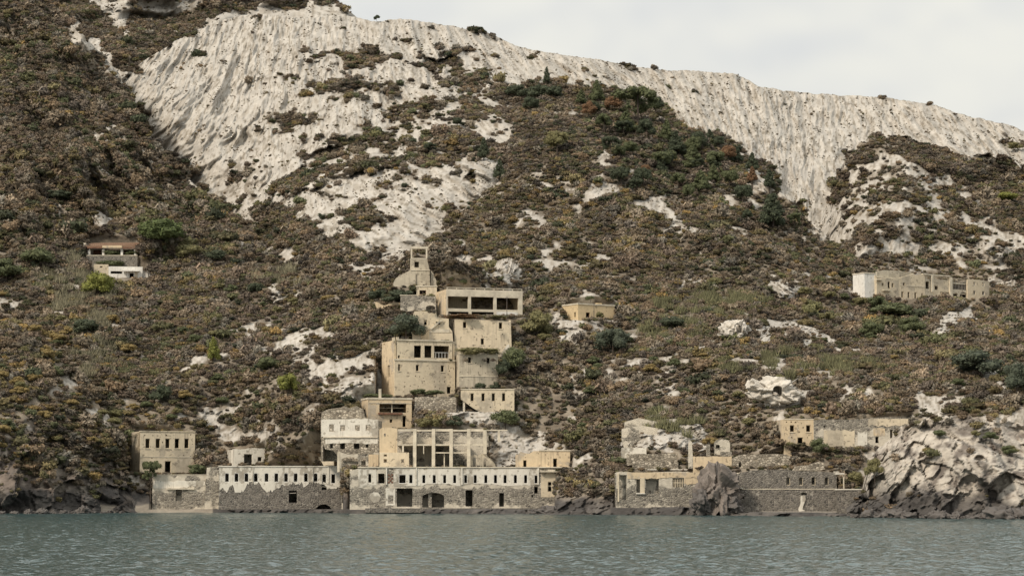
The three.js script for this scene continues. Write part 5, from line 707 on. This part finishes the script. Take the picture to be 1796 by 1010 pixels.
for (const [x, y, w, h, t] of [[1047, 178, 34, 42, 'mid'], [1020, 182, 26, 28, 'mid'], [1150, 205, 34, 40, 'deep'], [1098, 236, 44, 46, 'mid'], [1135, 250, 40, 46, 'deep'], [1170, 250, 36, 44, 'mid'], [1185, 272, 44, 46, 'deep'], [1225, 265, 34, 38, 'deep'], [1245, 250, 24, 26, 'deep'], [1262, 262, 22, 26, 'deep'], [1215, 300, 50, 50, 'mid'], [1255, 300, 40, 40, 'mid'], [1290, 285, 30, 34, 'deep'], [1320, 300, 30, 36, 'deep'], [1160, 300, 40, 40, 'mid'], [1230, 335, 44, 40, 'mid'], [1350, 330, 30, 36, 'deep'], [1280, 330, 34, 36, 'mid'], [1105, 275, 30, 30, 'mid'], [1060, 230, 34, 34, 'mid'], [1040, 205, 30, 30, 'deep'], [1190, 330, 30, 30, 'mid']]) plant('pine_tree', t === 'deep' ? 'very dark green tree in the wood on the spur' : 'green tree in the wood on the spur', 'tree', x % 3 ? 'round' : 'cone', t, x, y, w, h, t === 'deep' ? 'very dark trees on the spur' : 'green trees on the spur');
{ const R = rngOf(606), P = [[1000, 175], [1120, 200], [1200, 245], [1290, 268], [1345, 312], [1400, 392], [1330, 400], [1220, 350], [1100, 330], [1010, 260]]; let k = 0; while (k < 22) { const x = 1000 + R() * 400, y = 165 + R() * 235; if (!inPoly(P, x, y)) continue; const t = ['mid', 'deep', 'deep', 'rust'][Math.floor(R() * 3.3)], s = 20 + 20 * R(); plant('pine_tree', t === 'deep' ? 'very dark green tree in the wood on the spur' : t === 'mid' ? 'green tree in the wood on the spur' : 'russet bare tree in the wood on the spur', 'tree', R() < 0.2 ? 'umbrella' : R() < 0.6 ? 'round' : 'cone', t, x, y + s * 0.5, s * 0.9, s * 1.1, t === 'deep' ? 'very dark trees on the spur' : t === 'mid' ? 'green trees on the spur' : 'russet trees on the spur'); k++; } }
for (const [x, y, w, h, l] of [[848, 278, 28, 40, 'dark green pine on the terrace above the white cliff'], [876, 314, 26, 38, 'dark green pine growing in front of the white cliff edge'], [1090, 326, 40, 36, 'dark round pine beside the thin white ledge on the spur'], [1356, 398, 60, 64, 'dark green tree low on the right flank of the spur'], [802, 224, 20, 20, 'small dark conifer above the terrace pine'], [755, 268, 26, 20, 'small dark bush like pine left of the terrace pine']]) plant('pine_tree', l, 'tree', h > 36 ? 'cone' : 'round', 'deep', x, y, w, h);
for (const [x, y, w, h, t, l, dd] of [[448, 515, 30, 26, 'deep', 'dark round bush above the pale rock left of the stepped ruin'], [152, 588, 54, 40, 'deep', 'dark green bush below the villas'], [280, 708, 46, 42, 'deep', 'dark green bush above the tall cream house'], [505, 690, 44, 46, 'bright', 'yellow green bush beside the grey gully'], [470, 650, 44, 34, 'mid', 'green bush left of the grey gully'], [712, 592, 64, 52, 'bluish', 'dark olive tree crown left of the broken cream block'], [1076, 618, 66, 56, 'bluish', 'dark blue green bush below the ochre house'], [1178, 578, 50, 32, 'deep', 'dark bush right of the ochre house'], [1720, 660, 104, 58, 'bluish', 'broad dark blue green bush on the slope above the pale headland'], [1785, 690, 60, 70, 'bluish', 'dark blue green bush beside the broad one above the pale headland'], [1560, 560, 90, 40, 'mid', 'broad green bush under the white block'], [1604, 586, 60, 40, 'mid', 'green bush under the long ruined villa'], [1530, 590, 50, 34, 'mid', 'green bush left of the crag under the long ruined villa'], [886, 748, 56, 40, 'mid', 'green bush below the four window ruin'], [795, 750, 40, 26, 'deep', 'dark bush behind the pillared frame'], [752, 752, 46, 26, 'olive', 'olive bush behind the pillared frame'], [843, 685, 24, 19, 'deep', 'small dark bush on the ledge under the grey block', 473.5], [868, 684, 28, 18, 'deep', 'second small dark bush on the ledge under the grey block', 473.5], [735, 694, 34, 16, 'mid', 'low green bush at the foot of the largest block'], [765, 694, 40, 14, 'mid', 'flat green bush at the foot of the largest block door'], [700, 534, 60, 32, 'deep', 'dark bush under the hopper tower'], [665, 528, 40, 26, 'deep', 'dark bush behind the tan low wall'], [1768, 352, 40, 22, 'bright', 'bright green bush on the rocky spur'], [1782, 262, 30, 16, 'olive', 'dark bush at the edge of the white crest slope'], [342, 834, 34, 26, 'mid', 'green bush at the right corner of the tall cream house'], [620, 792, 28, 18, 'mid', 'green bush inside the pale crumbling facade'], [1440, 796, 40, 34, 'mid', 'green bush before the small peach house'], [1386, 790, 26, 20, 'olive', 'olive bush at the corner of the small peach house'], [1500, 846, 30, 26, 'olive', 'olive bush above the low sea wall end'], [1535, 836, 34, 40, 'olive', 'olive bush at the edge of the pale headland'], [838, 626, 80, 22, 'olive', 'dry bush on the roof of the grey block', 477.5], [902, 650, 50, 56, 'mid', 'green bush beside the grey block'], [880, 660, 30, 40, 'deep', 'dark bush against the side of the grey block'], [815, 560, 70, 12, 'rust', 'russet growth on the roof under the three bay hall', 489], [870, 560, 50, 10, 'olive', 'olive growth on the roof under the three bay hall', 489], [942, 590, 60, 56, 'olive', 'pale olive bush right of the three bay hall'], [1540, 540, 40, 28, 'mid', 'grey green bush hiding the foot of the white block'], [660, 700, 60, 14, 'mid', 'low bush at the left foot of the largest block'], [1052, 558, 16, 14, 'olive', 'small bush at the wall of the ochre house'], [100, 350, 50, 22, 'deep', 'dark bush above the pale ledge over the villas'], [60, 470, 70, 50, 'mid', 'grey green thicket left of the villas'], [10, 490, 80, 46, 'mid', 'green thicket at the edge of the slope left of the villas'], [170, 520, 60, 56, 'bright', 'light green sprawling bush below the white villa'], [190, 470, 60, 18, 'mid', 'green growth over the stone terrace wall between the villas'], [235, 448, 30, 14, 'mid', 'green creeper at the end of the tiled villa porch'], [195, 450, 34, 14, 'mid', 'green creeper in front of the tiled villa porch'], [380, 458, 40, 28, 'deep', 'dark bush right of the light green tree'], [660, 34, 14, 10, 'deep', 'small bush on the highest part of the white crest'], [842, 54, 14, 10, 'deep', 'lone small bush on the skyline of the white crest']]) plant('bush', l, 'bush', 'shrub', t, x, y, w, h, null, dd);
{ const R = rngOf(7171); for (const [t, n, l, gname] of [['gold', 46, 'golden yellow bush on the lower slope', 'golden bushes on the lower slope'], ['mid', 46, 'green leafy bush on the lower slope', 'green bushes on the lower slope'], ['olive', 46, 'olive bush on the lower slope', 'olive bushes on the lower slope']]) { let k = 0, tries = 0; while (k < n && tries++ < 900) { const left = t === 'gold' && R() < 0.5, px = left ? R() * 240 : R() * 1780, py = 490 + R() * 300; if (inFoot(px, py, 14) || bareness(px, py) > 0.3 || frontAt(px, py) > 560 || (px > 590 && px < 920 && py > 500) || strawAt(px, py) > 0.4) continue; const s = 12 + 14 * R(); plant('bush', l, 'bush', 'shrub', t, px, py + s * 0.3, s * 1.25, s * 0.8, gname); k++; } } }
renderer.render(scene, camera);
